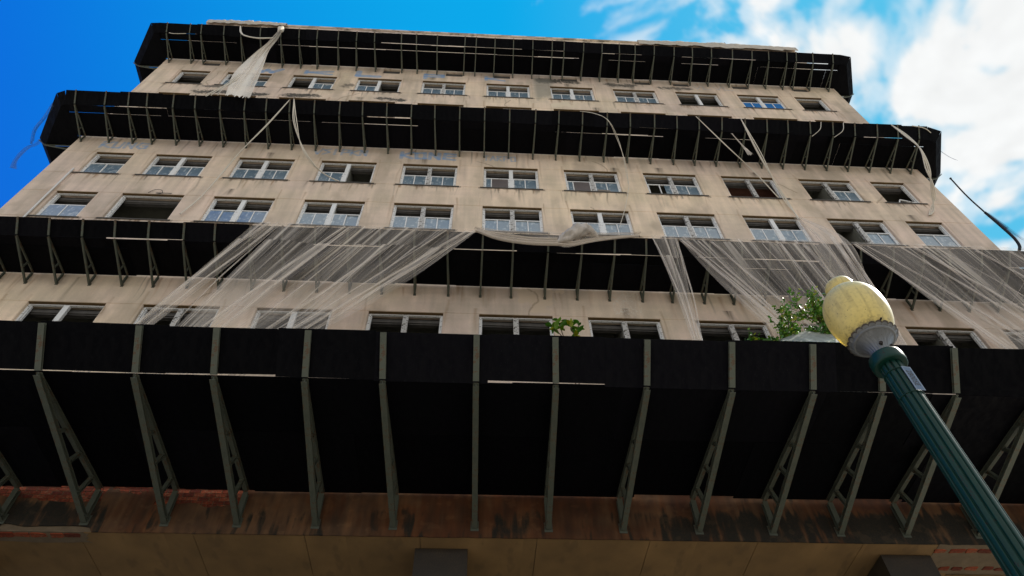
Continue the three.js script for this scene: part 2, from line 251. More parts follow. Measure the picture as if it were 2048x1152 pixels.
// bands between the windows of each visible floor, and full bands between floors
for (const L of lv) {
  const top = HEADS[L], bot = top - WH; let x = X0;
  for (const [a, b] of wins) { mesh('pier', slab(x, a, bot, top), mFacade, bld); x = b; }
  mesh('pier', slab(x, X1, bot, top), mFacade, bld);
}
const VENTS = [-16.25, -6.45, -2.98, -0.33, 3.45, 7.6, 9.8, 13.2, 16.7], VY0 = G + 20.72, VY1 = G + 21.28, VW = 0.46;
{
  const E = [[G - 3.65, HEADS[0] - WH], [HEADS[0], HEADS[2] - WH], [HEADS[2], HEADS[3] - WH], [HEADS[3], HEADS[5] - WH], [HEADS[5], HEADS[6] - WH]];
  for (const [a, b] of E) mesh('spandrel', slab(X0, X1, a, b), mFacade, bld);
  mesh('spandrel', slab(X0, X1, HEADS[6], VY0), mFacade, bld);
  let x = X0; for (const v of VENTS) { mesh('spandrel', slab(x, v - VW, VY0, VY1, -0.3, 0, 0.002), mFacade, bld); x = v + VW; mesh('vent_back', box(v - VW, v + VW, VY0, VY1, -0.3, -0.16), mShutter, bld); for (let k = 0; k < 3; k++) mesh('vent_slat', bar([v - VW, VY0 + 0.12 + k * 0.15, -0.09], [v + VW, VY0 + 0.12 + k * 0.15, -0.09], 0.09, 0.012, [0, 0.6, 0.8]), mSill, bld); }
  mesh('spandrel', slab(x, X1, VY0, VY1, -0.3, 0, 0.002), mFacade, bld);
  mesh('parapet', slab(X0, X1, VY1, ROOF - 0.24, -0.3, 0, 0.01), mFacade, bld);
  mesh('coping', slab(X0 - 0.05, X1 + 0.05, ROOF - 0.24, ROOF, -0.5, 0.07, 0.03), mFacade, bld);
  mesh('side_wall', box(X0, X0 + 0.3, BASE, ROOF - 0.24, -14, -0.3, 0.3), mSide, bld); mesh('side_wall', box(X1 - 0.3, X1, BASE, ROOF - 0.24, -14, -0.3, 0.3), mSide, bld);
  mesh('rear_wall', box(X0, X1, BASE, ROOF - 0.24, -14.3, -14, 0.3), mSide, bld);
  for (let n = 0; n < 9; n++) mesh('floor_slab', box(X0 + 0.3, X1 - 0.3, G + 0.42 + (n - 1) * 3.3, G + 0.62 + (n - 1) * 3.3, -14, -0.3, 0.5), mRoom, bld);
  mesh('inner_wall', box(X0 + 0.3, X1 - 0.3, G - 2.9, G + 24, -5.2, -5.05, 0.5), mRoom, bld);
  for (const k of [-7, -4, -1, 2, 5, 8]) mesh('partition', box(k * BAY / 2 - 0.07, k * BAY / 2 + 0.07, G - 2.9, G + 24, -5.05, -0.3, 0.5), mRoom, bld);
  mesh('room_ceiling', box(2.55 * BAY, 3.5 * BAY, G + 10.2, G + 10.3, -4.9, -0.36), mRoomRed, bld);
  mesh('conduit_pipe', tube([[-17.68, G + 8.4, 0.05], [-17.66, G + 6, 0.05], [-17.6, G + 2, 0.05]], 0.035, 12, 8), STD({ color: 0xd8d6d0, roughness: 0.5 }), bld);
  // wiring left over a window head
  mesh('loose_wire', tube([[-14.1, HEADS[2] + 0.05, 0.02], [-13.9, HEADS[2] + 0.22, 0.06], [-13.6, HEADS[2] + 0.16, 0.08], [-13.55, HEADS[2] - 0.02, 0.05], [-13.8, HEADS[2] + 0.02, 0.04], [-13.2, HEADS[2] + 0.04, 0.03]], 0.012), mShutter, bld);
}
// windows. l / r: what stands in the left and right half: s sash, o open, b brown frosted glass, m one pane gone, u blue-backed panes
const FIT = {
  6: ['o', 'ss', 'os', 'so', 'ss*', 'ss', 'ss', 'ss*', 'oo', 'uu', 'o'],
  5: ['o', 'oo', 'oo', 'oo', 'oo', 'oo', 'oo', 'oo', 'oo', 'oo', 'o'],
  3: ['s', 'ss', 'ss', 'so', 'sm*', 'bs', 'bm*', 'ms*', 'oo*', 'os*', 'o'],
  2: ['s', 'x', 'ss', 'ss', 'ss*', 'ss*', 'ss', 'ss*', 'ss', 'os*', 's'],
  0: ['o', 'oo', 'oo*', 'oo', 'oo*', 'oo*', 'oo*', 'oo*', 'oo*', 'oo*', 'o'],
};
const FZ = -0.17, FD = 0.07;                           // frames sit 10 cm back in the reveal
const gCache = {}; const cached = (k, f) => gCache[k] ??= f();
for (const L of lv) wins.forEach(([a, b], i) => {
  const w = b - a, spec = FIT[L][i], single = w < 2, g = sub('window', bld, [a, HEADS[L] - WH, 0]), heavy = spec.includes('*'), fm = mPeel, K = single ? 's' : 'd';
  mesh('frame', cached('fr' + K, () => mergeGeometries([box(0, 0.07, 0, WH, FZ, FZ + FD), box(w - 0.07, w, 0, WH, FZ, FZ + FD), box(0.07, w - 0.07, WH - 0.07, WH, FZ, FZ + FD), box(0.07, w - 0.07, 0, 0.05, FZ, FZ + FD), box(0.07, 0.1, 0.05, WH - 0.07, FZ - 0.05, FZ + 0.02), box(w - 0.1, w - 0.07, 0.05, WH - 0.07, FZ - 0.05, FZ + 0.02)])), fm, g);
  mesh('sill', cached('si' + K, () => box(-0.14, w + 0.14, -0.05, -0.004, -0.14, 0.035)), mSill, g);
  mesh('head_shade_board', cached('li' + K, () => box(0.004, w - 0.004, WH - 0.03, WH - 0.003, -0.105, -0.008)), mHeadShade, g);  // added board under the head; its brown holds both paint and reveal shade
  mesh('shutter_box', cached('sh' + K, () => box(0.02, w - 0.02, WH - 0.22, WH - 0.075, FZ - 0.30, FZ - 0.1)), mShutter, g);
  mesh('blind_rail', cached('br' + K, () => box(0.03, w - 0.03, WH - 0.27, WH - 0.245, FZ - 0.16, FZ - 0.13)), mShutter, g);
  if (spec[0] !== 'x' && !single) mesh('mullion', cached('mu', () => box(w / 2 - 0.085, w / 2 + 0.085, 0.05, WH - 0.07, FZ - 0.02, FZ + FD + 0.015)), heavy ? mPeelH : mPeel, g);
  const halves = single ? [[0.07, w - 0.07]] : [[0.07, w / 2 - 0.085], [w / 2 + 0.085, w - 0.07]];
  halves.forEach(([p, q], h) => {
    const c = spec[h]; if (!'sbmu'.includes(c)) return;
    const top = 1.03, m = (p + q) / 2, s = sub('sash', g), z0 = FZ + 0.025, z1 = FZ + 0.065, key = K + h + (c === 'b');
    const parts = () => { const l = [box(p, q, top - 0.05, top, z0, z1), box(p, q, 0.05, 0.1, z0, z1), box(p, p + 0.045, 0.1, top - 0.05, z0, z1), box(q - 0.045, q, 0.1, top - 0.05, z0, z1)]; const mm = c === 'b' ? p + 0.26 : m; l.push(box(mm - 0.02, mm + 0.02, 0.1, top - 0.05, z0, z1)); return mergeGeometries(l); };
    g.remove(s); const sm = mesh('sash', cached('sa' + key, parts), fm, g);
    const pane = (x0, x1, mt) => { const o = mesh('pane', cached('pa' + key + x0, () => box(x0, x1, 0.1, top - 0.05, z0 + 0.012, z0 + 0.02, 0.7)), mt, g); o.rotation.y = rr(-0.012, 0.012); o.rotation.x = rr(-0.01, 0.012); return o; };
    if (c === 'b') { pane(p + 0.045, p + 0.24, mGlass); pane(p + 0.28, q - 0.045, mGlassBrown); }
    else if (c === 'm') { if (h) pane(m + 0.02, q - 0.045, mGlass); else pane(m + 0.22, q - 0.045, mGlass); if (h) pane(p + 0.045, p + 0.32, mGlass); }
    else { const mt = c === 'u' ? mGlassBlue : mGlass; pane(p + 0.045, m - 0.02, mt); pane(m + 0.02, q - 0.045, mt); }
    sm.rotation.x = rr(-0.01, 0.01);
  });
  if (L === 3 && i === 6) mesh('loose_board', (() => { const o = box(-0.26, 0.26, 0, 0.16, 0, 0.1); o.rotateZ(-0.06); o.translate(1.55, 0.02, 0.0 - 0.1); return o; })(), STD({ map: plaster, color: new THREE.Color(0.25, 0.21, 0.17), roughness: 0.9 }), g);
  if (L === 3 && i === 10) mesh('broken_sash', (() => { const o = mergeGeometries([bar([0.55, 0.06, -0.16], [0.75, 0.45, -0.1], 0.05, 0.04), bar([0.75, 0.45, -0.1], [1.4, 0.22, -0.12], 0.05, 0.04, [0, 0, 1])]); return o; })(), mPeel, g);
  if (L === 2 && i === 2) { mesh('paper_sheet', (() => { const o = box(-0.35, 0.35, 0, 0.75, 0, 0.01); o.rotateZ(-0.06); o.translate(0.72, 0.42, FZ - 0.05); return o; })(), STD({ color: 0xc9cdcf, roughness: 0.8 }), g); }
});
// fascia beam under the lowest tray: plaster skin with fallen patches that bare the brickwork
{
  const S = new THREE.Shape(); S.moveTo(X0, BASE); for (let x = X0; x <= X1; x += 0.1) S.lineTo(x, BASE + 0.025 * fbm(x * 3, 2, 3) + (x > -11.6 && x < -9.6 ? 0.1 + 0.1 * vn(x * 2, 1) : 0)); S.lineTo(X1, BASE); S.lineTo(X1, G - 3.65); S.lineTo(X0, G - 3.65); S.closePath();
  const HOLES = [[-12.3, -9.7, G - 7.22, G - 6.2], [-8.45, -6.5, G - 7.32, G - 6.3], [-9.45, -8.7, G - 7.0, G - 6.5]];
  HOLES.forEach(([a, b, c, d], q) => { const P = new THREE.Path(), pts = []; const n = 70; for (let k = 0; k < n; k++) { const t = k / n * 4; let x, y; if (t < 1) { x = lerp(a, b, t); y = c; } else if (t < 2) { x = b; y = lerp(c, d, t - 1); } else if (t < 3) { x = lerp(b, a, t - 2); y = d; } else { x = a; y = lerp(d, c, t - 3); } pts.push([x + (fbm(k * 0.5, q * 9, 3) - 0.5) * 0.26, y + (fbm(k * 0.4 + 50, q * 9, 3) - 0.5) * 0.32]); } P.moveTo(...pts[0]); pts.slice(1).forEach(p => P.lineTo(...p)); P.closePath(); S.holes.push(P); });
  const g = new THREE.ExtrudeGeometry(S, { depth: 0.028, bevelEnabled: false }); g.translate(0, 0, -0.028);
  const p = g.attributes.position, u = g.attributes.uv; for (let k = 0; k < p.count; k++) u.setXY(k, (p.getX(k) + 19) / 38, (p.getY(k) - BASE) / 4.4);
  mesh('plaster_skin', g, mBeam, bld);
  mesh('beam_core', box(X0, X1, BASE + 0.04, G - 3.65, -0.3, -0.045, 0.6), mMortar, bld);
  const bg = [0, 1, 2].map(k => { const o = box(-0.115, 0.115, -0.043, 0.043, -0.02, 0.014, 2, k * 0.31); const q = o.attributes.position; for (let n = 0; n < q.count; n++) q.setXYZ(n, q.getX(n) + rr(-0.004, 0.004), q.getY(n) + rr(-0.004, 0.004), q.getZ(n)); return o; });
  for (const [a, b, c, d] of HOLES) { let row = 0; for (let y = c - 0.1; y < d + 0.1; y += 0.102, row++) for (let x = a - 0.1 + (row % 2) * 0.125; x < b + 0.1; x += 0.25) { const o = mesh('brick', bg[Math.floor(rr(0, 3))], mBricks[Math.floor(rr(0, 3))], bld); o.position.set(x, y, -0.045 + rr(-0.008, 0.006)); } }
  // soffit of the arcade: plaster panels with open joints, brick showing where the edge has fallen
  const jx = [X0 + 0.3, -17.3, -14.8, -12.35, -9.85, -7.36, -4.91, -2.34, 0.31, 2.9, 5.41, 7.9, 10.4, 12.9, 15.4, X1 - 0.3];
  for (let k = 0; k + 1 < jx.length; k++) mesh('soffit_panel', (() => { const o = box(jx[k] + 0.007, jx[k + 1] - 0.007, BASE + 0.02, BASE + 0.06, -8, k === 3 ? -0.42 : k === 12 ? -1.35 : -0.05, 0.25); o.translate(0, rr(0, 0.006), 0); return o; })(), mSoffit, bld);
  mesh('soffit_backing', box(X0, X1, BASE + 0.07, BASE + 0.2, -8, -0.3, 0.5), mMortar, bld);
  const chips = [0, 1, 2, 3].map(q => { const sh = new THREE.Shape(); const n = 14; for (let k = 0; k < n; k++) { const w = k / n * 6.2832, c = Math.cos(w), sn = Math.sin(w), m = Math.max(Math.abs(c), Math.abs(sn)), j = 0.72 + 0.42 * vn(k * 0.9 + q * 7, q * 3 + 1); const x = c / m * 0.14 * j, y = sn / m * 0.07 * j; k ? sh.lineTo(x, y) : sh.moveTo(x, y); } const e = new THREE.ExtrudeGeometry(sh, { depth: 0.02, bevelEnabled: true, bevelSize: 0.006, bevelThickness: 0.006, bevelSegments: 1 }); const p = e.attributes.position, u = e.attributes.uv; for (let k = 0; k < p.count; k++) u.setXY(k, p.getX(k) * 2 + q * 0.3, p.getY(k) * 2); return e; });
  const patch = (x0, x1, z0, z1, rows) => { const sh = new THREE.Shape(); const n = 60; for (let k = 0; k < n; k++) { const t = k / n * 4; let x, z; if (t < 1) { x = lerp(x0, x1, t); z = z0 + (fbm(k * 0.6, x0, 3) - 0.5) * 0.16; } else if (t < 2) { x = x1 + (fbm(k * 0.6, x0, 3) - 0.5) * 0.2; z = lerp(z0, z1, t - 1); } else if (t < 3) { x = lerp(x1, x0, t - 2); z = z1; } else { x = x0; z = lerp(z1, z0, t - 3); } k ? sh.lineTo(x, -z) : sh.moveTo(x, -z); } const e = new THREE.ExtrudeGeometry(sh, { depth: 0.03, bevelEnabled: false }); e.rotateX(-Math.PI / 2); e.translate(0, BASE + 0.014, 0); mesh('mortar_patch', e, mMortar, bld);
    for (const z of rows) for (let x = x0 + 0.15; x < x1 - 0.2; x += 0.36) if (rnd() > 0.12) { const o = mesh('brick', chips[Math.floor(rr(0, 4))], mBricks[Math.floor(rr(0, 3))], bld); o.rotation.x = Math.PI / 2; o.rotation.z = rr(-0.06, 0.06); o.scale.set(rr(0.9, 1.45), rr(0.8, 1.25), 1); o.position.set(x + rr(-0.05, 0.05), BASE + 0.022, z + rr(-0.02, 0.02)); } };
  patch(-12.3, -9.7, -0.42, -0.02, [-0.14]); patch(9.7, 12.6, -1.2, -0.02, [-0.25, -0.98]);
  const mGran = STD({ map: tex(256, 256, (i, j, o) => { const n = hash(i >> 1, j >> 1) * 0.5 + fbm(i / 40, j / 40, 4) * 0.5; o[0] = 30 + 34 * n; o[1] = 25 + 27 * n; o[2] = 18 + 18 * n; }), roughness: 0.55 });
  for (const x of [-13.4, -2.46, 8.45]) { const c = sub('column', bld, [x, 0, 0]); for (let k = 0; k < 5; k++) mesh('cladding', box(0, 1.2, k * (BASE + 0.01) / 5, (k + 1) * (BASE + 0.01) / 5 - 0.006, -1.65, -0.45, 0.5, k * 0.37), mGran, c); }
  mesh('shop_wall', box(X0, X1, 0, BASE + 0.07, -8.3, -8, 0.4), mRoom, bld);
}

// ------------------------------------------------------------------ debris trays
// y: height of the deck, zk: knee, up/out: tilted board, drop: foot of the bracket below the deck, xs: brackets
function makeTray(label, y, zk, out, up, drop, xs, bw, boards, ends) {
  const t = thing('protective_tray', label, 'debris tray', 'debris trays bracketed off the facade', [0, y, 0]);
  const x0 = xs[0] - 0.45, x1 = xs[xs.length - 1] + 0.45, bt = 0.018, big = bw > 0.1;
  const brk = cached('bk' + y, () => {
    const hh = bw * 0.9, k = [0, -0.03 - hh / 2, zk], P = [0, -drop, 0.03], Q = [0, -0.03 - hh / 2, 0.03 + hh / 2], sideX = [1, 0, 0];
    const at = f => [[0, lerp(P[1], k[1], f), lerp(P[2], k[2], f)], [0, lerp(Q[1], k[1], f), lerp(Q[2], k[2], f)]];
    const l = { lower_chord: channel(P, k, bw, hh, sideX), upper_chord: channel(Q, k, bw * 0.8, hh, sideX, 0.3), wall_post: channel([0, -drop + 0.01, 0.04 + hh / 2], [0, -0.03 - hh, 0.04 + hh / 2], bw, hh, sideX, 0.6), fascia_arm: channel([0, -0.03, zk + 0.04], [0, up - 0.02 - (big ? 0.04 : 0), zk + out + 0.045], bw, hh * 0.6, sideX, 0.8) };
    const st = (big ? [0.2, 0.42, 0.63, 0.84] : [0.33]).map((f, n) => { const [u] = at(f), v = at(f + (big ? -0.07 : -0.03))[1]; return channel(u, v, bw * 0.7, hh * 0.7, sideX, n * 0.2); });
    const plate = box(-bw * 0.75, bw * 0.75, -drop - bw * 0.8, -drop + bw * 1.2, 0.002, 0.014);
    return { ...l, st, plate };
  });
  for (const x of xs) { const b = sub('bracket', t, [x, 0, 0]); b.rotation.y = rr(-0.035, 0.035); b.rotation.z = rr(-0.012, 0.012); for (const n of ['lower_chord', 'upper_chord', 'wall_post', 'fascia_arm']) mesh(n, brk[n], mSteel, b); brk.st.forEach(s => mesh('strut', s, mSteel, b)); mesh('base_plate', brk.plate, mSteel, b); }
  // deck boards in rows from the wall out, tilted boards at the edge; joints and gaps uneven
  const run = (len, fn) => { let a = x0, n = 0; while (a < x1 - 0.2) { let b = Math.min(x1, a + len * rr(0.82, 1.1)); if (x1 - b < 0.5) b = x1; fn(a, b, n++); a = b; } };
  boards.forEach(([za, zb, gapA, gapB], row) => run(big ? 2.3 : 2.15, (a, b) => { const ga = gapA * rr(0, 1) * (rnd() < 0.6 ? 1 : 0.1), gb = gapB * rr(0, 0.8) * (rnd() < 0.4 ? 1 : 0.05); const o = mesh('deck_board', box(a, b, -bt, 0, za + ga, zb - gb, 1, rr(0, 9)), mBoards[Math.floor(rr(0, 3))], t); o.position.y = rr(-0.002, 0.004) + row * 0.003; o.rotation.z = rr(-0.0015, 0.0015); }));
  const L = Math.hypot(out, up);
  run(big ? 2.4 : 2.15, (a, b) => { const gap = (rnd() < 0.55 ? (big ? rr(0.01, 0.024) : rr(0.008, 0.024)) : -0.03), lift = rr(-0.015, 0.025); const gB = box(a, b, gap, L + lift, -bt / 2, bt / 2, 1, rr(0, 9)); { const q = gB.attributes.position, dl = rr(-0.03, 0.012), dr = rr(-0.03, 0.012), tl = rr(-0.012, 0.012); for (let n = 0; n < q.count; n++) q.setY(n, q.getY(n) + (q.getY(n) < L / 2 ? (q.getX(n) < (a + b) / 2 ? dl : dr) : (q.getX(n) < (a + b) / 2 ? tl : -tl))); } gB.rotateX(Math.atan2(out, up)); gB.translate(0, 0.005, zk + 0.005); mesh('edge_board', gB, mBoards[Math.floor(rr(0, 3))], t).position.z = rr(-0.006, 0.006); });
  // return pieces round the corners of the building
  for (const [sx, wx, K] of ends) {
    const Kp = [[sx * (Math.abs(sx > 0 ? x1 : x0) - 0.07), zk], ...K.map(([x, z]) => [sx * x, z])];
    const nrm = Kp.map((p, n) => { const d = (a, b) => { const q = [Kp[b][0] - Kp[a][0], Kp[b][1] - Kp[a][1]], l = Math.hypot(...q); return [-q[1] / l * -sx, q[0] / l * -sx]; }; const a = n ? d(n - 1, n) : d(0, 1), b = n + 1 < Kp.length ? d(n, n + 1) : d(n - 1, n); const m = [a[0] + b[0], a[1] + b[1]], l = Math.hypot(...m), c = (m[0] * a[0] + m[1] * a[1]) / l; return [m[0] / l / c, m[1] / l / c]; });
    if (nrm[0][1] < 0) nrm.forEach(n => { n[0] *= -1; n[1] *= -1; });
    const wallX = sx * Math.abs(X1);
    const plate = (pts, th) => { const P = [], U = [], I = []; const n = pts.length; for (const dy of [0, th]) for (const p of pts) { P.push(p[0], p[1] + dy, p[2]); U.push(p[0], p[2]); } for (let k = 1; k + 1 < n; k++) I.push(0, k, k + 1, n, n + k + 1, n + k); for (let k = 0; k < n; k++) { const q = (k + 1) % n; I.push(k, n + k, q, q, n + k, n + q); } return geoFrom(P, U, I).toNonIndexed(); };
    const zl = Kp[Kp.length - 1][1];
    mesh('corner_deck', plate([[Kp[0][0], -bt - 0.006, 0.02], [Kp[0][0], -bt - 0.006, zk], [Kp[1][0], -bt - 0.006, Kp[1][1]], [Kp[2][0], -bt - 0.006, Kp[2][1]], [wallX + sx * 0.02, -bt - 0.006, Kp[2][1]], [wallX + sx * 0.02, -bt - 0.006, 0.02]], bt), mBoard, t);
    mesh('deck_board', plate([[wallX + sx * 0.02, -bt, Kp[2][1] - 0.02], [Kp[2][0], -bt, Kp[2][1] - 0.02], [Kp[2][0], -bt, zl], [wallX + sx * 0.02, -bt, zl]], bt), mBoard, t);
    for (let n = 0; n + 1 < Kp.length; n++) { const a = Kp[n], b = Kp[n + 1], na = nrm[n], nb = nrm[n + 1], e = n ? 0.012 : -0.008; const o = plate([[a[0], e, a[1]], [b[0], e, b[1]], [b[0] + nb[0] * out, up + e, b[1] + nb[1] * out], [a[0] + na[0] * out, up + e - (n === 1 ? 0.06 : 0), a[1] + na[1] * out]], bt); mesh('edge_board', o, mBoard, t); }
    for (const z of [K[1][1] + 0.05, K[1][1] - 1.3, K[1][1] - 2.6]) { const b = sub('bracket', t, [wallX, 0, z]); b.rotation.y = sx * Math.PI / 2; const kx = Math.abs(K[1][0]) - Math.abs(wallX), hh = bw * 0.9; mesh('lower_chord', channel([0, -drop, 0.03], [0, -0.03 - hh / 2, kx], bw, hh, [1, 0, 0]), mSteel, b); mesh('upper_chord', channel([0, -0.03 - hh / 2, 0.03], [0, -0.03 - hh / 2, kx], bw * 0.8, hh, [1, 0, 0]), mSteel, b); mesh('fascia_arm', channel([0, -0.03, kx + 0.03], [0, up - 0.02, kx + out + 0.04], bw, hh * 0.6, [1, 0, 0]), mSteel, b); }
  }
  return t;
}
const ENDS = [[-1, 0, [[19.2, 1.4], [20.5, -0.5], [20.5, -5.5]]], [1, 0, [[19.12, 1.36], [19.9, -0.45], [19.9, -5.5]]]];
const seq = (a, b, d, j) => { const o = []; for (let x = a; x <= b + 0.01; x += d) o.push(x + rr(-j, j)); return o; };
makeTray('topmost black debris tray, just below the roof parapet', G + 21.44, 1.42, 0.40, 0.41, 0.58, [-18.53, -17.34, -16.69, -15.47, -14.56, -13.5, -12.43, -11.43, -10.53, -9.39, -8.39, -7.34, -5.89, -5.04, -3.94, -2.47, -1.84, -0.8, 0.28, 1.35, 2.39, 3.06, 4.1, 5.16, 6.21, 7.06, 8.07, 9.19, 10.32, 11.33, 12.55, 13.64, 14.65, 15.64, 16.22, 17.2, 18.31], 0.055, [[0.02, 1.06, 0.02, 0.03], [1.06, 1.42, 0.03, 0.04]], ENDS);
makeTray('long black debris tray with loose ropes, second from the roof', G + 11.43, 1.48, 0.43, 0.43, 0.52, [-18.58, -17.4, -16.4, -15.58, -14.55, -13.54, -12.53, -11.56, -10.6, -9.59, -8.56, -7.51, -6.43, -5.4, -4.39, -3.32, -2.26, -1.17, -0.09, 0.99, 2.01, 3.08, 4.17, 5.22, 6.27, 7.32, 8.28, 9.27, 10.36, 11.35, 12.33, 13.33, 14.35, 15.33, 16.32, 17.3, 18.26], 0.055, [[0.02, 1.12, 0.02, 0.035], [1.12, 1.48, 0.03, 0.045]], ENDS);
makeTray('black debris tray hung with pale nets, third from the roof', G + 1.37, 1.47, 0.41, 0.36, 0.55, [-18.5, -17.45, -16.46, -15.6, -14.63, -13.61, -12.6, -11.62, -10.57, -9.57, -8.52, -7.5, -6.45, -5.4, -4.35, -3.29, -2.2, -1.15, -0.15, 0.97, 2.04, 3.12, 4.21, 5.22, 6.29, 7.28, 8.3, 9.3, 10.3, 11.32, 12.35, 13.37, 14.34, 15.35, 16.35, 17.35, 18.35], 0.06, [[0.02, 1.1, 0.03, 0.012], [1.1, 1.47, 0.012, 0.05]], ENDS);
makeTray('lowest and deepest black debris tray over the arcade', G - 6.9, 3.77, 0.68, 0.69, 0.88, [-18.4, -16.7, -15, -13.3, -11.6, -9.78, -8.05, -6.45, -4.71, -2.97, -1.12, 0.57, 2.3, 4.07, 5.82, 7.43, 9.0, 10.75, 12.5, 14.2, 16, 17.7], 0.125, [[0.03, 2.11, 0.13, 0.008], [2.11, 3.77, 0.008, 0.04]], [[-1, 0, [[19.4, 3.6], [22.2, 0.5], [22.2, -5]]], [1, 0, [[19.4, 3.6], [22.2, 0.5], [22.2, -5]]]]);

// ------------------------------------------------------------------ nets
const netAlpha = tex(1024, 1024, (i, j, o) => {
  const u = i / 1024, v = j / 1024;
  const th = pn(i / 1.6, j / 300, 640), s1 = pn(i / 6, j / 400, 171), s2 = pn(i / 26, j / 512, 40), s3 = pn(i / 80 + 0.2 * Math.sin(v * 6.283), j / 256, 13), weave = hash(i, j >> 1);
  let a = 0.13 + 0.14 * (th - 0.4) + 0.34 * Math.pow(s1, 5) + 0.42 * Math.pow(s2, 4) + 0.18 * (s3 - 0.4) + 0.10 * (weave - 0.5);
  if (pn(i / 2.2 + 0.3 * Math.sin(v * 6.283 + i), j / 512, 465) > 0.93) a += 0.38;
  o[0] = o[1] = o[2] = 255 * clamp(a, 0.04, 0.95);
}, false);
const netDense = tex(512, 512, (i, j, o) => { const a = 0.40 + 0.6 * (pn(i / 5, j / 200, 102) - 0.5) + 0.3 * (pn(i / 20, j / 256, 26) - 0.4) + 0.2 * (hash(i, j) - 0.5); o[0] = o[1] = o[2] = 255 * clamp(a, 0.12, 1); }, false);
const netDenseT = tex(512, 512, (j, i, o) => { const a = 0.46 + 0.6 * (pn(i / 5, j / 200, 102) - 0.5) + 0.3 * (pn(i / 20, j / 256, 26) - 0.4) + 0.2 * (hash(i, j) - 0.5); o[0] = o[1] = o[2] = 255 * clamp(a, 0.12, 1); }, false);
const NET = new THREE.Color(0.74, 0.64, 0.53);
const mNet = STD({ color: NET, alphaMap: netAlpha, transparent: true, side: THREE.DoubleSide, roughness: 1 });
const mNetDense = STD({ color: NET, alphaMap: netDense, transparent: true, side: THREE.DoubleSide, roughness: 1 });
const mNetRoll = STD({ color: NET, alphaMap: netDenseT, transparent: true, side: THREE.DoubleSide, roughness: 1 });
const mNetFold = STD({ color: NET, alphaMap: tex(256, 512, (i, j, o) => { o[0] = o[1] = o[2] = 255 * clamp(0.26 + 0.5 * (pn(i / 5, j / 140, 51) - 0.45) + 0.25 * (pn(i / 18, j / 60, 14) - 0.5), 0.03, 0.8); }, false), transparent: true, side: THREE.DoubleSide, roughness: 1 });
const mNetThick = STD({ color: new THREE.Color(0.80, 0.73, 0.63), alphaMap: tex(256, 256, (i, j, o) => { o[0] = o[1] = o[2] = 255 * clamp(0.84 + 0.4 * (pn(i / 16, j / 90, 16) - 0.5) + 0.2 * (hash(i, j) - 0.5), 0.4, 1); }, false), transparent: true, side: THREE.DoubleSide, roughness: 1 });
const mNetBlue = STD({ color: new THREE.Color(0.05, 0.09, 0.17), alphaMap: netDense, transparent: true, opacity: 1.0, side: THREE.DoubleSide, roughness: 1 });
const mRope = STD({ color: new THREE.Color(0.66, 0.60, 0.50), roughness: 0.95 });
const P3 = a => a.map(p => new THREE.Vector3(...p));
// a hanging sheet between two edges; sag pulls it towards the building, folds ripple it
function sheet(edgeL, edgeR, o = {}) {
  const cl = new THREE.CatmullRomCurve3(P3(edgeL), false, 'centripetal'), cr = new THREE.CatmullRomCurve3(P3(edgeR), false, 'centripetal');
  const nu = o.nu || 56, nv = o.nv || 30, P = [], U = [], I = [], a = new THREE.Vector3(), b = new THREE.Vector3(), amp = o.amp ?? 0.06, ph = rr(0, 90), us = o.us || 1, u0 = rr(0, 5);
  const wTop = cl.getPoint(0).distanceTo(cr.getPoint(0));
  for (let j = 0; j <= nv; j++) { cl.getPoint(j / nv, a); cr.getPoint(j / nv, b); for (let i = 0; i <= nu; i++) {
    const u = i / nu, v = j / nv, k = u + ((vn(u * 7 + ph, v * 1.6) - 0.5) * 0.12 + (vn(u * 18 + ph, v * 2.6 + 9) - 0.5) * 0.035) * Math.sin(Math.PI * u), x = lerp(a.x, b.x, k), y = lerp(a.y, b.y, k), z = lerp(a.z, b.z, k);
    const f = (vn(u * 22 + ph, v * 1.2) - 0.5) * 2 * amp * Math.sin(Math.PI * Math.min(1, v * 1.4 + 0.12)), sg = (o.sag ?? 0.14) * Math.sin(Math.PI * v) * (0.5 + vn(u * 5 + ph, 3));
    const rag = o.rag && j === nv ? (vn(u * 30 + ph, 3) - 0.5) * o.rag : 0, rt = o.top && j === 0 ? (vn(u * 26 + ph, 8) - 0.5) * o.top : 0;
    P.push(x + f * 0.5, y - sg + rag + rt, z + f); U.push(u0 + u * us * wTop / 4, v * 0.97 + u0);
  } }
  for (let j = 0; j < nv; j++) for (let i = 0; i < nu; i++) { const q = j * (nu + 1) + i; I.push(q, q + nu + 1, q + 1, q + 1, q + nu + 1, q + nu + 2); }
  return geoFrom(P, U, I);
}
// a rolled fold of net: a flattened, tapering tube
function fold(a, b, r0, r1, bow = 0.05) {
  const A = new THREE.Vector3(...a), B = new THREE.Vector3(...b), P = [], U = [], I = [], nv = 22, nr = 6, ph = rr(0, 50);
  for (let j = 0; j <= nv; j++) { const t = j / nv, c = A.clone().lerp(B, t); c.z += bow * Math.sin(Math.PI * t); c.x += (vn(ph, t * 4) - 0.5) * 0.1; c.y -= bow * 1.4 * Math.sin(Math.PI * t); const r = 0.62 * lerp(r0, r1, t) * (0.7 + 0.6 * vn(ph + 9, t * 5)); for (let k = 0; k <= nr; k++) { const w = k / nr * 2 * Math.PI; P.push(c.x + Math.cos(w) * r, c.y + Math.sin(w) * r * 0.3, c.z + Math.sin(w) * r * 0.6); U.push(ph + k / nr * 0.4, t * 2); } }
  for (let j = 0; j < nv; j++) for (let k = 0; k < nr; k++) { const q = j * (nr + 1) + k; I.push(q, q + nr + 1, q + 1, q + 1, q + nr + 1, q + nr + 2); }
  return geoFrom(P, U, I);
}
const down = (a, b, yEnd) => { const t = (yEnd - a[1]) / (b[1] - a[1]); return [lerp(a[0], b[0], t), yEnd, lerp(a[2], b[2], t)]; };
const FLOOR4 = G - 6.86;
const NG = 'torn nets hanging from the third tray';
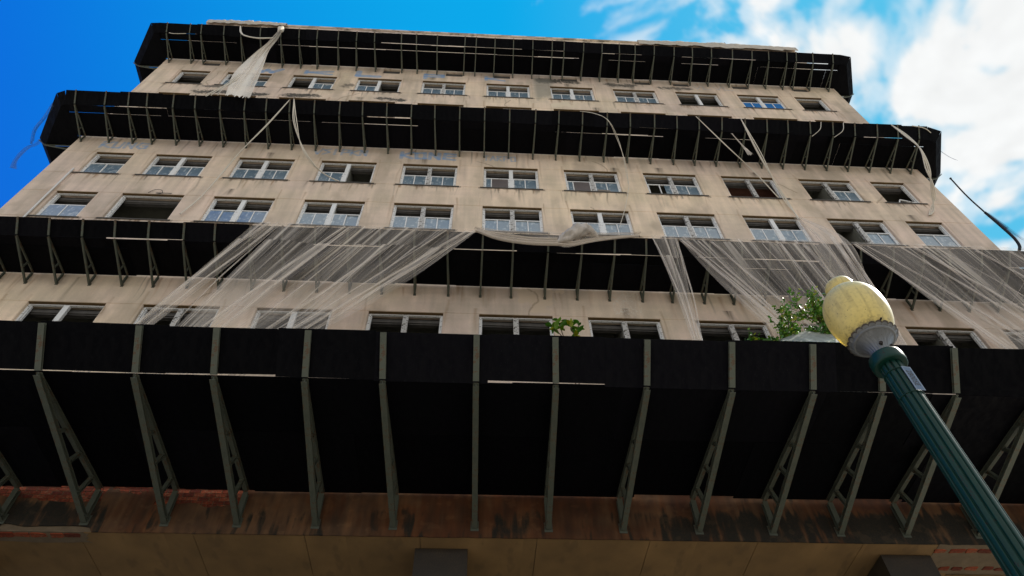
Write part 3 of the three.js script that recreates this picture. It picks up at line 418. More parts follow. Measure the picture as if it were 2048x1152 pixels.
function net(label, L, R, folds, o = {}) {
  const ext = E => [...E, down(E[E.length - 2], E[E.length - 1], FLOOR4 + 0.02)];
  const t = thing('safety_net', label, 'net', NG); mesh('mesh_sheet', sheet(ext(L), ext(R), o), o.mat || mNet, t);
  for (const [a, b, r0 = 0.05, r1 = 0.04] of folds) mesh('fold', fold(a, down(a, b, FLOOR4 + 0.1), r0 * 1.2, r1 * 1.2, rr(0.06, 0.2)), mNetFold, t);
  return t;
}
net('narrow leftmost strip of pale net falling from the third tray', [[-8.34, 20.58, 1.95], [-9.08, 14.17, 3.2]], [[-7.5, 20.58, 1.95], [-8.66, 14.17, 3.2]], [[[-7.6, 20.5, 2], [-8.68, 14.17, 3.22], 0.07, 0.03], [[-7.95, 20.5, 2], [-8.95, 14.17, 3.22], 0.08, 0.05]], { amp: 0.05, nu: 24 });
net('broad pale net stretched down leftwards from the third tray', [[-7.5, 20.58, 1.95], [-8.14, 14.17, 3.2]], [[-1.27, 20.58, 1.95], [-2.96, 17.59, 2.35], [-3.95, 15.79, 2.75], [-4.84, 14.1, 3.2]],
  [[[-7.5, 20.45, 2], [-8.1, 14.12, 3.25], 0.03, 0.02], [[-5.54, 20.4, 2], [-7.35, 14.09, 3.25], 0.07, 0.07], [[-5.35, 20.4, 2], [-6.99, 14.07, 3.25], 0.09, 0.04], [[-4.48, 20.44, 2], [-6.38, 14.03, 3.25], 0.03, 0.03], [[-3.29, 20.37, 2], [-5.88, 14.05, 3.25], 0.03, 0.09], [[-2.26, 20.4, 2], [-5.43, 14.05, 3.25], 0.03, 0.04], [[-1.7, 20.41, 2], [-5.1, 14.03, 3.25], 0.05, 0.08], [[-1.4, 20.45, 2], [-4.92, 14.03, 3.25], 0.06, 0.08]], { amp: 0.07, nu: 90 });
net('slim strip of pale net dropping almost straight from the third tray', [[4.32, 20.58, 1.97], [4.24, 17.53, 2.5], [3.93, 14.13, 3.2]], [[5.2, 20.58, 1.97], [4.61, 16.82, 2.6], [4.18, 14.14, 3.2]], [[[4.36, 20.4, 2], [3.95, 14.13, 3.22], 0.04, 0.03], [[5.1, 20.4, 2], [4.16, 14.14, 3.22], 0.05, 0.03], [[4.7, 20.4, 2], [4.05, 14.14, 3.22], 0.05, 0.02]], { amp: 0.06, nu: 24 });
net('wide pleated pale net falling to the bush on the lowest tray', [[5.2, 20.58, 1.98], [5.71, 17.16, 2.6], [6.15, 14.26, 3.2]], [[10.06, 20.58, 1.98], [9.69, 17.45, 2.5], [9.05, 14.05, 3.2]],
  [[[5.25, 20.32, 2], [6.37, 14.29, 3.25], 0.1, 0.09], [[5.46, 20.3, 2], [6.51, 14.26, 3.25], 0.05, 0.06], [[5.79, 20.29, 2], [6.62, 14.22, 3.25], 0.05, 0.04], [[6.2, 20.31, 2], [7.1, 14.17, 3.25], 0.06, 0.05], [[7.95, 20.28, 2], [7.57, 14.12, 3.25], 0.025, 0.03], [[8.51, 20.31, 2], [7.81, 14.09, 3.25], 0.08, 0.04], [[9.3, 20.31, 2], [8.6, 14.09, 3.25], 0.1, 0.05]], { amp: 0.12, nu: 90 });
net('pale net strip that starts at a window above the third tray', [[11.2, 25.2, 0.15], [9.45, 20.5, 2.02], [9.08, 16.59, 2.6], [8.67, 14.04, 3.2]], [[11.5, 25.22, 0.15], [10.87, 20.5, 2.02], [10.04, 17.47, 2.5], [9.05, 14.05, 3.2]], [[[10.3, 20.6, 2.1], [9.0, 14.09, 3.25], 0.16, 0.1], [[10.6, 20.6, 2.1], [9.05, 14.09, 3.25], 0.1, 0.06]], { amp: 0.08, nu: 36, us: 3 });
net('broad rightmost pale net sweeping down from the third tray', [[10.96, 20.58, 1.98], [11.3, 18.64, 2.3], [11.4, 16.34, 2.75], [11.54, 14.17, 3.2]], [[19.0, 20.58, 1.98], [17.22, 14.38, 3.2]],
  [[[11.05, 20.4, 2], [11.52, 14.11, 3.25], 0.06, 0.06], [[11.43, 20.34, 2], [12.34, 14.13, 3.25], 0.03, 0.09], [[12.52, 20.35, 2], [13.1, 14.17, 3.25], 0.05, 0.06], [[13.0, 20.35, 2], [13.5, 14.17, 3.25], 0.07, 0.05], [[13.78, 20.33, 2], [14.15, 14.17, 3.25], 0.025, 0.02], [[15.05, 20.32, 2], [14.95, 14.2, 3.25], 0.06, 0.05], [[16.2, 20.32, 2], [15.8, 14.2, 3.25], 0.05, 0.05]], { amp: 0.1, nu: 110 });
{ // swag with a rolled bundle
  const t = thing('net_swag', 'sagging swag of pale net with a thick rolled bundle', 'net');
  const top = new THREE.CatmullRomCurve3(P3([[-1.39, 20.56, 1.95], [0.06, 20.56, 1.96], [1.51, 20.57, 1.96], [2.64, 20.57, 1.96], [3.96, 20.56, 1.95]])), bot = new THREE.CatmullRomCurve3(P3([[-1.39, 20.46, 1.98], [-0.59, 19.82, 2.1], [0.34, 19.5, 2.16], [1.11, 19.42, 2.2], [1.49, 19.36, 2.2], [2.15, 19.72, 2.14], [3.1, 20.2, 2.04], [3.96, 20.5, 1.98]]));
  const L = [], R = []; const P = [], U = [], I = [], nu = 80, nv = 16;
  for (let i = 0; i <= nu; i++) { const a = top.getPoint(i / nu), b = bot.getPoint(i / nu); for (let j = 0; j <= nv; j++) { const v = j / nv, f = (fbm(i * 0.05 + 2, v * 9, 3) - 0.5) * 0.22 * Math.sin(Math.PI * v); P.push(lerp(a.x, b.x, v) + f * 0.3, lerp(a.y, b.y, v), lerp(a.z, b.z, v) + f + 0.14 * Math.sin(Math.PI * v)); U.push(v * 0.7, i / nu * 2); } }
  for (let i = 0; i < nu; i++) for (let j = 0; j < nv; j++) { const q = i * (nv + 1) + j; I.push(q, q + 1, q + nv + 1, q + 1, q + nv + 2, q + nv + 1); }
  mesh('mesh_sheet', geoFrom(P, U, I), mNet, t);
  for (const [dy, r] of [[0, 0.06], [0.12, 0.07], [0.3, 0.04]]) mesh('fold', tube([[-1.35, 20.48, 2], [-0.6, 19.84 + dy, 2.12], [0.34, 19.52 + dy, 2.2], [1.2, 19.46 + dy, 2.24]], r, 30, 6), mNetRoll, t);
  for (const [dy, r] of [[0, 0.04], [0.14, 0.05]]) mesh('fold', tube([[1.2, 19.46 + dy, 2.24], [1.6, 19.5 + dy, 2.2], [2.4, 19.95 + dy * 0.7, 2.1], [3.9, 20.5, 1.99]], r, 30, 6), mNetRoll, t);
  const bc = new THREE.CatmullRomCurve3(P3([[1.15, 19.55, 2.2], [1.42, 19.75, 2.3], [1.75, 20.02, 2.35], [2.1, 20.3, 2.3], [2.42, 20.28, 2.15], [2.55, 20.2, 2.05]])), fr = bc.computeFrenetFrames(40), p = [], u = [], ix = [];
  for (let j = 0; j <= 40; j++) { const c = bc.getPoint(j / 40), e = Math.sin(Math.PI * Math.pow(clamp(j / 40, 0.02, 0.98), 0.8)); for (let k = 0; k <= 18; k++) { const w = k / 18 * 6.2832, q = k % 18, r = e * 0.2 * (0.25 + 1.4 * fbm((q < 9 ? q : 18 - q) * 0.9 + 3, j * 0.33, 4)) + 0.01; p.push(c.x + (fr.normals[j].x * Math.cos(w) + fr.binormals[j].x * Math.sin(w)) * r, c.y + (fr.normals[j].y * Math.cos(w) + fr.binormals[j].y * Math.sin(w)) * r, c.z + (fr.normals[j].z * Math.cos(w) + fr.binormals[j].z * Math.sin(w)) * r); u.push(k / 18, j / 20); } }
  for (let j = 0; j < 40; j++) for (let k = 0; k < 18; k++) { const q = j * 19 + k; ix.push(q, q + 19, q + 1, q + 1, q + 19, q + 20); }
  mesh('bundle', geoFrom(p, u, ix), STD({ map: plaster, color: new THREE.Color(0.62, 0.55, 0.48), roughness: 0.9, side: THREE.DoubleSide }), t);
}
{ // torn net bunched at the top tray
  const t = thing('torn_net', 'bunched cream net hanging from the topmost tray over a window', 'net');
  mesh('mesh_sheet', sheet([[-12.47, 40.7, 1.86], [-12.22, 38.3, 2.05], [-12.45, 36.0, 2.1], [-12.66, 33.0, 2.1], [-12.3, 30.5, 2.05]], [[-12.3, 40.7, 1.86], [-12.0, 38.3, 2.05], [-11.9, 36.2, 2.1], [-11.6, 34.0, 2.1], [-11.22, 30.35, 2.05]], { amp: 0.22, nu: 40, nv: 40, us: 3, rag: 0.35 }), mNetThick, t);
  for (let k = 0; k < 3; k++) { const x = lerp(-12.3, -11.5, k / 2); mesh('fold', fold([-12.3 + k * 0.03, 39.6, 2.0], [x + rr(-0.1, 0.1), 30.4 + rr(-0.3, 0.8), 2.15], 0.05, 0.045), mNetDense, t); }
  for (let k = 0; k < 6; k++) mesh('strand', tube([[-12.3 + rr(-.1, .1), 32 + rr(0, 1), 2.1], [-12.5 + rr(-.2, .1), 31.2, 2.1], [-12.75 + rr(-.3, .5), 30.2 + rr(-.2, .4), 2.1]], 0.014, 10, 4), mRope, t);
  mesh('knot', (() => { const g = new THREE.IcosahedronGeometry(0.16, 3), q = g.attributes.position; for (let n = 0; n < q.count; n++) { const s = 0.7 + 0.6 * fbm(q.getX(n) * 14 + 5, q.getY(n) * 14 + q.getZ(n) * 9, 3); q.setXYZ(n, q.getX(n) * s, q.getY(n) * s * 2.4, q.getZ(n) * s); } g.computeVertexNormals(); g.translate(-12.28, 39.9, 1.98); return g; })(), mRope, t);
}
// ------------------------------------------------------------------ ropes
function rope(label, strands, r, mat = mRope) { const t = thing('rope', label, 'rope', 'loose ropes on the trays'); strands.forEach(s => mesh('strand', tube(s, r * 0.72, 28, 6), mat, t)); return t; }
const tw = (p, d) => p.map(([x, y, z], k) => [x + (k ? d * Math.sin(k * 1.7) : 0), y + (k ? d * 0.6 * Math.cos(k * 2.1) : 0), z]);
{ const a = [[-14.61, 40.5, 1.86], [-14.2, 39.2, 1.95], [-13.7, 38.4, 2.05], [-12.95, 38.0, 2.08], [-12.2, 38.3, 2.04]]; rope('cream rope swagged along the topmost tray to the bunched net', [a, tw(a, 0.05)], 0.045); }
{ const a = [[-18.3, 40.0, 1.5], [-17.95, 39.75, 1.55], [-17.4, 40.0, 1.5]]; rope('short rope loop at the left end of the topmost tray', [a], 0.022); }
{ const a = [[-9.61, 30.63, 1.93], [-10.3, 29.1, 1.4], [-11.16, 27.95, 0.7], [-11.57, 27.27, 0.3], [-11.98, 25.11, 0.12], [-12.3, 23.9, 0.1]]; rope('taut cord slanting down left from the second tray', [a, tw(a, 0.035)], 0.028); }
{ const a = [[-9.45, 30.63, 1.95], [-9.08, 28.99, 1.6], [-8.61, 27.92, 1.0], [-8.04, 27.3, 0.5], [-7.54, 27.15, 0.15], [-7.1, 26.95, 0.05]]; rope('curved double cord hanging from the second tray to a window sill', [a, tw(a, 0.09), tw(a, -0.06)], 0.026); }
{ const a = [[2.98, 30.64, 1.93], [3.48, 30.3, 2.02], [4.08, 29.61, 2.02], [4.53, 29.25, 1.4], [4.76, 28.34, 0.8], [4.84, 27.76, 0.4], [4.92, 27.34, 0.2], [4.85, 27.0, 0.15], [4.5, 25.5, 0.2], [3.98, 23.7, 0.3]]; rope('thin frayed cord looping off the middle of the second tray', [a, tw(a.slice(0, 7), 0.06)], 0.016); }
{ const a = [[8.15, 30.63, 1.93], [9.22, 29.2, 1.3], [10.39, 28.05, 0.6], [11.15, 26.8, 0.12]]; rope('straight cord slanting right from the second tray', [a, tw(a, 0.03)], 0.024); }
{ const a = [[10.16, 30.63, 1.93], [10.59, 28.6, 1.2], [11.08, 27.4, 0.5], [11.37, 26.56, 0.15], [11.4, 25.1, 0.13]]; rope('doubled cord running from the second tray to the window net', [a, tw(a, 0.09), tw(a, -0.05)], 0.028); }
{ const a = [[17.05, 30.63, 1.92], [17.14, 29.5, 1.95], [17.27, 28.3, 1.85], [17.28, 27.3, 1.4], [17.39, 26.9, 1.0], [17.58, 26.7, 0.5], [17.5, 26.3, 0.1], [17.2, 25.9, 0.06]]; rope('thick frayed cord bowed under the right end of the second tray', [a, tw(a, 0.08), tw(a, -0.07)], 0.035); }
{ const a = [[18.0, 30.63, 1.92], [18.5, 30.45, 1.9], [19.1, 30.5, 1.55]]; rope('short cord across the right corner of the second tray', [a], 0.03); }
{ const a = [[13.81, 30.6, 1.93], [13.5, 29.9, 1.85], [13.19, 29.75, 1.6]]; rope('grey cord end draped over the second tray near the right', [a], 0.02); }
{ const a = [[14.83, 30.6, 1.93], [14.5, 29.85, 1.85], [14.19, 29.75, 1.6]]; rope('grey cord end draped further right on the second tray', [a], 0.02); }
{ const t = thing('net_scrap', 'small scrap of grey net dangling beneath the second tray', 'net'); mesh('mesh_sheet', sheet([[9.7, 30.15, 1.42], [9.85, 28.9, 1.42], [9.85, 28.0, 1.42]], [[9.8, 30.15, 1.42], [9.98, 28.9, 1.42], [10.12, 28.1, 1.42]], { nu: 8, nv: 12, amp: 0.04, rag: 0.2 }), mNetDense, t); }
{ const t = thing('net_scrap', 'wisp of grey net blown off the right corner of the second tray', 'net'); mesh('mesh_sheet', sheet([[19.75, 30.66, 0.8], [19.9, 30.1, 0.8], [20.1, 29.62, 0.8]], [[19.75, 30.6, 0.8], [19.88, 30.0, 0.8], [20.09, 29.6, 0.8]], { nu: 6, nv: 12, amp: 0.02 }), mNetBlue, t); }
{ const t = thing('net_scrap', 'dark blue net streamer at the left corner of the second tray', 'net');
  const S = (a, w, w2) => mesh('streamer', sheet(a.map(([x, y, z]) => [x - w, y + w * 0.5, z]), a.map(([x, y, z], k) => [x + (k === a.length - 1 ? w2 : w), y - w * 0.5, z]), { nu: 6, nv: 20, amp: 0.03 }), mNetBlue, t);
  S([[-19.75, 30.62, 1.3], [-20.13, 30.38, 0.8], [-20.59, 30.11, 0.3], [-20.84, 29.85, -0.3]], 0.1, 0.1); S([[-20.9, 30.6, -0.45], [-20.75, 29.95, -0.35], [-20.83, 29.7, -0.3], [-20.81, 29.04, -0.3], [-20.6, 28.2, -0.25], [-20.33, 27.42, -0.2]], 0.12, 0.26); }
{ const t = thing('black_cable', 'ragged black cable standing up off the right end of the third tray', 'cable');
  const c = [[17.56, 26.21, 1.6], [17.29, 24.56, 1.7], [17.15, 23.19, 1.8], [17.04, 22.0, 1.9], [16.96, 21.18, 1.95], [16.85, 20.74, 1.95], [16.7, 20.5, 1.93]], m = STD({ color: 0x17181c, roughness: 0.9 });
  mesh('core', tube(c, 0.03, 40, 6), m, t); mesh('sleeve', tube(c.slice(2), 0.05, 30, 6), m, t); mesh('tip', new THREE.SphereGeometry(0.045, 10, 8).translate(...c[0]), m, t);
  mesh('mesh_sheet', sheet(c.slice(2), [[17.2, 23.1, 1.85], [17.2, 22.0, 1.95], [17.2, 21.3, 2.0], [17.3, 20.9, 2.0], [17.2, 20.5, 1.95]], { nu: 8, nv: 24, amp: 0.08 }), mNetBlue, t); }

// ------------------------------------------------------------------ roof edge
{ const drape = (x0, x1, label, h) => { const t = thing('roof_tarp', label, 'tarp', 'tarps on the roof edge'), P = [], U = [], I = [], nu = 90, nv = 14; for (let i = 0; i <= nu; i++) for (let j = 0; j <= nv; j++) { const u = i / nu, v = j / nv, x = lerp(x0, x1, u), e = Math.sin(Math.PI * u), n = fbm(u * 26, v * 4 + 3, 4); const prof = v < 0.5 ? [0.12 + 0.06 * n, lerp(-h * (0.5 + n), 0.02, v * 2)] : [lerp(0.12, -0.9, (v - 0.5) * 2), 0.02 + 0.3 * Math.pow(e, 0.6) * n * (1 - (v - 0.5))]; P.push(x, ROOF + prof[1] + 0.015 + (v >= 0.4 ? 0.22 * fbm(u * 14 + 8, 1, 3) * Math.pow(e, 0.4) : 0), prof[0] + 0.05 * (fbm(u * 60, v * 3, 2) - 0.5)); U.push(u * (x1 - x0), v); } for (let i = 0; i < nu; i++) for (let j = 0; j < nv; j++) { const q = i * (nv + 1) + j; I.push(q, q + nv + 1, q + 1, q + 1, q + nv + 1, q + nv + 2); } mesh('cloth', geoFrom(P, U, I), STD({ map: plaster, color: new THREE.Color(0.62, 0.54, 0.43), roughness: 1, side: THREE.DoubleSide }), t); };
  drape(-18.8, -13.9, 'pale tarp crumpled over the left end of the roof edge', 0.5); drape(8.5, 18.9, 'pale tarp crumpled over the right end of the roof edge', 0.7);
  const t = thing('roof_rod', 'thin dark rod leaning on the roof edge against the sky', 'rod'); mesh('rod', bar([14.95, ROOF - 0.1, -0.2], [14.6, ROOF + 1.15, -0.15], 0.05, 0.05), STD({ color: 0x1a1a1c, roughness: 0.7 }), t); mesh('cap', new THREE.SphereGeometry(0.05, 8, 6).translate(14.6, ROOF + 1.15, -0.15), STD({ color: 0x1a1a1c, roughness: 0.7 }), t); }

// ------------------------------------------------------------------ plants on the lowest tray
function leafGeo(l, w, bend = 0.15) { const P = [], U = [], I = [], n = 5; for (let j = 0; j <= n; j++) { const t = j / n, hw = w / 2 * Math.pow(Math.sin(Math.PI * (0.06 + 0.92 * Math.pow(t, 0.9))), 0.8), y = -bend * l * t * t; P.push(-hw, y + hw * 0.25, t * l, 0, y, t * l, hw, y + hw * 0.25, t * l); U.push(0, t, 0.5, t, 1, t); } for (let j = 0; j < n; j++) for (let k = 0; k < 2; k++) { const q = j * 3 + k; I.push(q, q + 3, q + 1, q + 1, q + 3, q + 4); } return geoFrom(P, U, I); }
const leafMap = (a, b) => tex(128, 256, (i, j, o) => { const n = fbm(i / 20, j / 20, 3), vein = Math.abs(i - 64) < 3 || ((j + Math.abs(i - 64) * 0.6) % 28 < 2) ? 1 : 0, y = sstep(0.58, 0.7, fbm(i / 50 + 7, j / 50, 3)) * b; o[0] = lerp(a[0], 196, y) * (0.85 + 0.3 * n) + vein * 14; o[1] = lerp(a[1], 150, y) * (0.85 + 0.3 * n) + vein * 16; o[2] = lerp(a[2], 20, y) * (0.85 + 0.3 * n) + vein * 4; });
const leafMats = [[[62, 118, 20], 0.1], [[96, 146, 18], 0.3], [[150, 164, 22], 0.6]].map(([a, b]) => new THREE.MeshPhysicalMaterial({ map: leafMap(a, b), roughness: 0.45, transmission: 0.35, thickness: 0, side: THREE.DoubleSide }));
const mStem = STD({ color: 0x4a3c2a, roughness: 0.9 });
{ const t = thing('sapling', 'broad-leaved sapling sprouting over the edge of the lowest tray', 'plant', null, [0.92, FLOOR4, 3.6]);
  const lg = [leafGeo(0.30, 0.14), leafGeo(0.25, 0.13, 0.3), leafGeo(0.2, 0.11, 0.1)];
  const stems = [[[0, 0, 0], [-0.05, 0.9, 0.05], [-0.2, 1.75, 0.1], [-0.26, 2.05, 0.15]], [[0.05, 0, 0], [0.15, 0.9, 0.02], [0.14, 1.6, 0.05], [0.24, 2.02, 0.1]], [[0.14, 1.5, 0.04], [0.05, 1.8, 0.08], [0.02, 2.0, 0.12]], [[-0.1, 1.4, 0.06], [-0.3, 1.65, 0.15], [-0.42, 1.85, 0.15]]];
  stems.forEach(s => mesh('stem', tube(s, 0.011, 14, 5), mStem, t));
  const spots = []; for (const s of stems) { const c = new THREE.CatmullRomCurve3(P3(s)); for (let k = 0; k < 11; k++) spots.push([c.getPoint(0.66 + k * 0.034), k]); }
  for (const [p, k] of spots) { const o = mesh('leaf', lg[k % 3], leafMats[rnd() < 0.4 ? 0 : rnd() < 0.65 ? 1 : 2], t); o.position.copy(p); o.rotation.set(rr(-1.1, 0.5), k * 2.4 + rr(-0.4, 0.4), rr(-0.4, 0.4), 'YXZ'); o.scale.setScalar(rr(0.5, 0.88)); } }
{ const t = thing('bush', 'bushy small-leaved shrub growing on the lowest tray behind the lamp', 'plant', null, [6.9, FLOOR4, 3.1]);
  const L = []; const lf = leafGeo(0.08, 0.046, 0.1); const geos = [[], [], []]; const M = new THREE.Matrix4(), q = new THREE.Quaternion(), e = new THREE.Euler();
  const branch = (a, d, len, depth) => { const pts = [a.clone()]; let p = a.clone(), v = d.clone(); const n = 4; for (let k = 0; k < n; k++) { v.x += rr(-0.28, 0.28); v.z += rr(-0.25, 0.25); v.y += rr(-0.1, 0.14); v.normalize(); p = p.clone().addScaledVector(v, len / n); pts.push(p); }
    mesh('branch', tube(pts.map(w => [w.x, w.y, w.z]), 0.006 + depth * 0.006, 8, 4), mStem, t);
    if (depth > 0) for (let k = depth === 2 ? 3 : 1; k <= n; k++) for (let m = 0; m < (depth === 2 ? 3 : 2); m++) branch(pts[k], new THREE.Vector3(v.x + rr(-0.9, 0.9), v.y + rr(-0.5, 0.3), v.z + rr(-0.8, 0.8)).normalize(), len * (depth === 2 ? rr(0.24, 0.36) : rr(0.32, 0.5)), depth - 1);
    if (depth < 2) for (let k = 0; k < (depth ? 5 : 13); k++) { const c = pts[Math.min(n, 1 + Math.floor(rnd() * n))]; e.set(rr(-1.4, 1.4), rr(0, 6.28), rr(-1, 1)); q.setFromEuler(e); M.compose(new THREE.Vector3(c.x + rr(-.07, .07), c.y + rr(-.07, .07), c.z + rr(-.07, .07)), q, new THREE.Vector3(1, 1, 1).multiplyScalar(rr(0.7, 1.4))); geos[rnd() < 0.5 ? 0 : rnd() < 0.75 ? 1 : 2].push(lf.clone().applyMatrix4(M)); } };
  for (const [x, dx, len] of [[-0.3, -0.08, 2.0], [-0.1, 0.0, 2.2], [0.1, 0.02, 2.35], [0.35, 0.05, 2.4], [0.6, 0.03, 2.3], [0.2, 0.1, 2.1], [0.5, 0.12, 2.2], [-0.4, -0.05, 1.95], [-0.2, 0.05, 2.1], [0.0, -0.1, 1.9], [-0.55, -0.2, 1.85], [-0.75, -0.28, 1.8], [-0.95, -0.22, 1.75]]) branch(new THREE.Vector3(x - 0.12, 0.0, rr(-0.2, 0.2)), new THREE.Vector3(dx, 1, 0.05).normalize(), len * 0.88, 2);
  geos.forEach((gs, k) => { const m = mesh('foliage', mergeGeometries(gs), leafMats[k], t); m.userData.kind = 'stuff'; }); }
{ // grey sheet heaped at the edge of the lowest tray
  const t = thing('grey_tarp', 'heaped grey plastic sheet below the bush on the lowest tray', 'tarp'), P = [], U = [], I = [], nu = 60, nv = 24;
  for (let i = 0; i <= nu; i++) for (let j = 0; j <= nv; j++) { const u = i / nu, v = j / nv, x = lerp(4.7, 7.75, u), hump = sstep(0, 0.5, u) * (1 - sstep(0.72, 1, u) * 0.8), z = lerp(2.6, 4.40, v), edge = v; const cr = 1.22 + 0.82 * sstep(0, 0.62, u), hh = v < 0.55 ? cr * sstep(-0.1, 0.55, v) : lerp(cr, 0.78, Math.pow((v - 0.55) / 0.45, 1.3)); P.push(x, G - 6.86 + hh + 0.2 * (fbm(u * 9, v * 7, 5) - 0.5) * Math.sin(Math.PI * v), z); U.push(u * 4, v * 2); }
  for (let i = 0; i < nu; i++) for (let j = 0; j < nv; j++) { const q = i * (nv + 1) + j; I.push(q, q + 1, q + nv + 1, q + 1, q + nv + 2, q + nv + 1); }
  mesh('sheet', geoFrom(P, U, I), STD({ map: tex(256, 256, (i, j, o) => { const n = fbm(i / 40, j / 40, 4), s = hash(i, j) > 0.985 ? 50 : 0; o[0] = 112 + 60 * n + s; o[1] = 114 + 58 * n + s; o[2] = 104 + 56 * n + s; }), roughness: 0.6, side: THREE.DoubleSide }), t); }

// ------------------------------------------------------------------ street lamp
{
  const X = 1.473, Z = 11.006, t = thing('street_lamp', 'old street lamp with dirty yellow globe on a green fluted post', 'street lamp', null, [X, 0, Z]);
  const lathe = (pts, seg = 64) => new THREE.LatheGeometry(pts.map(p => new THREE.Vector2(...p)), seg);
  const sp = new THREE.SplineCurve([[0.118, 5.03], [0.144, 5.07], [0.178, 5.135], [0.2, 5.215], [0.207, 5.30], [0.2, 5.385], [0.174, 5.46], [0.134, 5.512], [0.1, 5.533], [0.09, 5.545]].map(p => new THREE.Vector2(...p)));
  const globe = new THREE.LatheGeometry(sp.getPoints(40), 72);
  const gm = tex(1024, 512, (i, j, o) => {
    const u = i / 1024 * 32, v = j / 512 * 10, n = pn(u, v * 2, 32), f = hash(i, j), sp = hash(i >> 2, j >> 2) > 0.9965 || hash((i >> 1) + 99, j >> 1) > 0.9985 ? 1 : 0, runs = sstep(0.62, 0.8, pn(i / 14, j / 200, 73)) * 0.16 * sstep(0.25, 0.5, pn(i / 128, j / 128, 8));
    const grime = sstep(0.35, 0.9, 0.45 * pn(i / 10, j / 8, 102) + 0.25 * f + (1 - sstep(30, 130, j + 40 * pn(i / 30, 3, 34))) * 0.6) * 0.5; let s = 0.95 + 0.05 * n + 0.05 * f; s *= 1 - 0.5 * sp; const d = clamp(runs + grime);
    o[0] = lerp(230 * s, 104, d); o[1] = lerp(212 * s, 92, d); o[2] = lerp(132 * s, 52, d); });
  const mGlobe = new THREE.MeshPhysicalMaterial({ map: gm, roughness: 0.5, clearcoat: 0.5, clearcoatRoughness: 0.3, transmission: 0.38, thickness: 0, side: THREE.DoubleSide, bumpMap: gm, bumpScale: 0.001 });
  const gl = mesh('globe', globe, mGlobe, t);
  const cap = mesh('cap', lathe([[0.088, 5.54], [0.094, 5.55], [0.102, 5.575], [0.102, 5.61], [0.094, 5.638], [0.072, 5.656], [0.03, 5.665], [0.001, 5.667]]), mGlobe, t, 'speckled yellow cap of the globe');
  // scalloped flared collar, inside and outside skin
  const mEnamel = STD({ map: tex(512, 256, (i, j, o) => { const r = sstep(0.8, 0.86, 0.6 * pn(i / 20, j / 20, 25) + 0.4 * pn(i / 6, j / 6, 85)), n = 0.86 + 0.18 * pn(i / 40, j / 40, 12), e = j > 244 ? 0.65 : 0; const d = Math.max(r * 0.6, e); o[0] = lerp(112 * n, 56, d); o[1] = lerp(114 * n, 44, d); o[2] = lerp(116 * n, 34, d); }), roughness: 0.35, metalness: 0.1 });
  const NT = 22, collar = (off) => { const P = [], U = [], I = [], na = NT * 10, nh = 20; for (let j = 0; j <= nh; j++) for (let i = 0; i <= na; i++) { const v = j / nh, w = i / na * Math.PI * 2, sc = Math.pow(Math.abs(Math.cos(w * NT / 2)), 0.5), r = lerp(0.062, 0.163, Math.pow(v, 2.3)) + (sc - 0.6) * lerp(0.002, 0.009, v) + off, y = 4.885 + v * 0.165 - (1 - sc) * 0.012 * v; P.push(Math.cos(w) * r, y, Math.sin(w) * r); U.push(i / na * 4, v); } for (let j = 0; j < nh; j++) for (let i = 0; i < na; i++) { const q = j * (na + 1) + i; I.push(q, q + na + 1, q + 1, q + 1, q + na + 1, q + na + 2); } return geoFrom(P, U, I); };
  const col = mesh('collar', mergeGeometries([collar(0), collar(-0.006)]), new THREE.MeshStandardMaterial({ map: mEnamel.map, roughness: 0.4, metalness: 0.35, side: THREE.DoubleSide }), t, 'chipped white enamel scalloped collar');
  mesh('holder_ring', lathe([[0.124, 5.015], [0.136, 5.015], [0.139, 5.025], [0.139, 5.078], [0.133, 5.084], [0.124, 5.084]]), mEnamel, t);
  for (const a of [0.5, 2.6, 4.7]) { const s = new THREE.CylinderGeometry(0.006, 0.006, 0.05, 8); s.rotateZ(Math.PI / 2); s.translate(0.15, 5.06, 0); s.rotateY(a); mesh('screw', s, STD({ color: 0x1c1a18, roughness: 0.6, metalness: 0.6 }), t); }
  for (const a of [-0.5, 0.75, 1.9]) { const s = new THREE.CylinderGeometry(0.012, 0.012, 0.02, 10); s.rotateZ(Math.PI / 2); s.translate(0.072, 4.93, 0); s.rotateY(-a); mesh('bolt', s, STD({ color: 0x241c16, roughness: 0.8 }), t); }
  const mGreen = new THREE.MeshPhysicalMaterial({ map: tex(512, 512, (i, j, o) => { const n = pn(i / 30, j / 60, 17) * 0.6 + pn(i / 6, j / 6, 85) * 0.4, r = sstep(0.76, 0.84, n), s = 0.85 + 0.3 * n; o[0] = lerp(6 * s, 40, r); o[1] = lerp(47 * s, 30, r); o[2] = lerp(38 * s, 24, r); }), roughness: 0.42, specularIntensity: 0.5 });
  mesh('ring', lathe([[0.06, 4.775], [0.098, 4.775], [0.106, 4.782], [0.108, 4.80], [0.108, 4.845], [0.103, 4.862], [0.09, 4.872], [0.07, 4.885], [0.06, 4.89]]), mGreen, t);
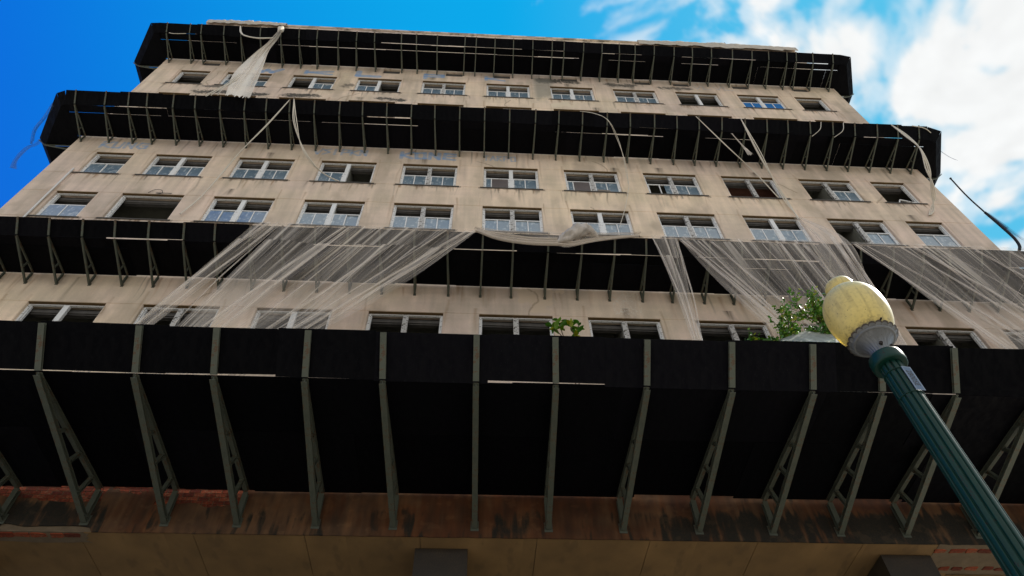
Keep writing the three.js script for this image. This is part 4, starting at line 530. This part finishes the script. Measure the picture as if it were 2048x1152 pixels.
  // fluted post: a lobed section, gently tapered
  { const P = [], U = [], I = [], na = 192, nh = 24, NF = 12; for (let j = 0; j <= nh; j++) for (let i = 0; i <= na; i++) { const v = j / nh, w = i / na * Math.PI * 2, f = Math.abs(((w * NF / (2 * Math.PI)) % 1) - 0.5) * 2, gr = sstep(0.62, 0.95, f), r = lerp(0.098, 0.071, v) - 0.011 * gr; P.push(Math.cos(w) * r, lerp(0.55, 4.78, v), Math.sin(w) * r); U.push(i / na * 2, v * 6); } for (let j = 0; j < nh; j++) for (let i = 0; i < na; i++) { const q = j * (na + 1) + i; I.push(q, q + na + 1, q + 1, q + 1, q + na + 1, q + na + 2); } mesh('post', geoFrom(P, U, I), mGreen, t); }
  mesh('post_base', lathe([[0, 0], [0.22, 0], [0.22, 0.1], [0.19, 0.14], [0.17, 0.4], [0.15, 0.46], [0.13, 0.5], [0.12, 0.56], [0.09, 0.6]], 40), mGreen, t);
  for (const y of [4.70, 4.50]) mesh('strap', new THREE.TorusGeometry(0.0745, 0.0035, 6, 48).rotateX(Math.PI / 2).translate(0, y, 0), mGreen, t);
  const cv = document.createElement('canvas'); cv.width = 64; cv.height = 256; const cx = cv.getContext('2d'); cx.fillStyle = '#566a82'; cx.fillRect(0, 0, 64, 256); cx.strokeStyle = '#8793a2'; cx.lineWidth = 5; cx.strokeRect(3, 3, 58, 250); cx.save(); cx.translate(32, 128); cx.rotate(Math.PI / 2); cx.fillStyle = '#2a231d'; cx.font = 'bold 52px sans-serif'; cx.textAlign = 'center'; cx.textBaseline = 'middle'; cx.fillText('2800SE', 0, 2); cx.restore();
  const ct = new THREE.CanvasTexture(cv); ct.colorSpace = THREE.SRGBColorSpace;
  const pl = mesh('number_plate', (() => { const g = new THREE.BoxGeometry(0.06, 0.2, 0.004); return g; })(), STD({ map: ct, roughness: 0.65 }), t, 'small pale blue number plate'); pl.position.set(0.024, 4.60, 0.079); pl.rotation.y = 0.1;
}

scene.traverse(o => { if (o.isMesh) { o.castShadow = true; o.receiveShadow = true; } });
renderer.render(scene, camera);
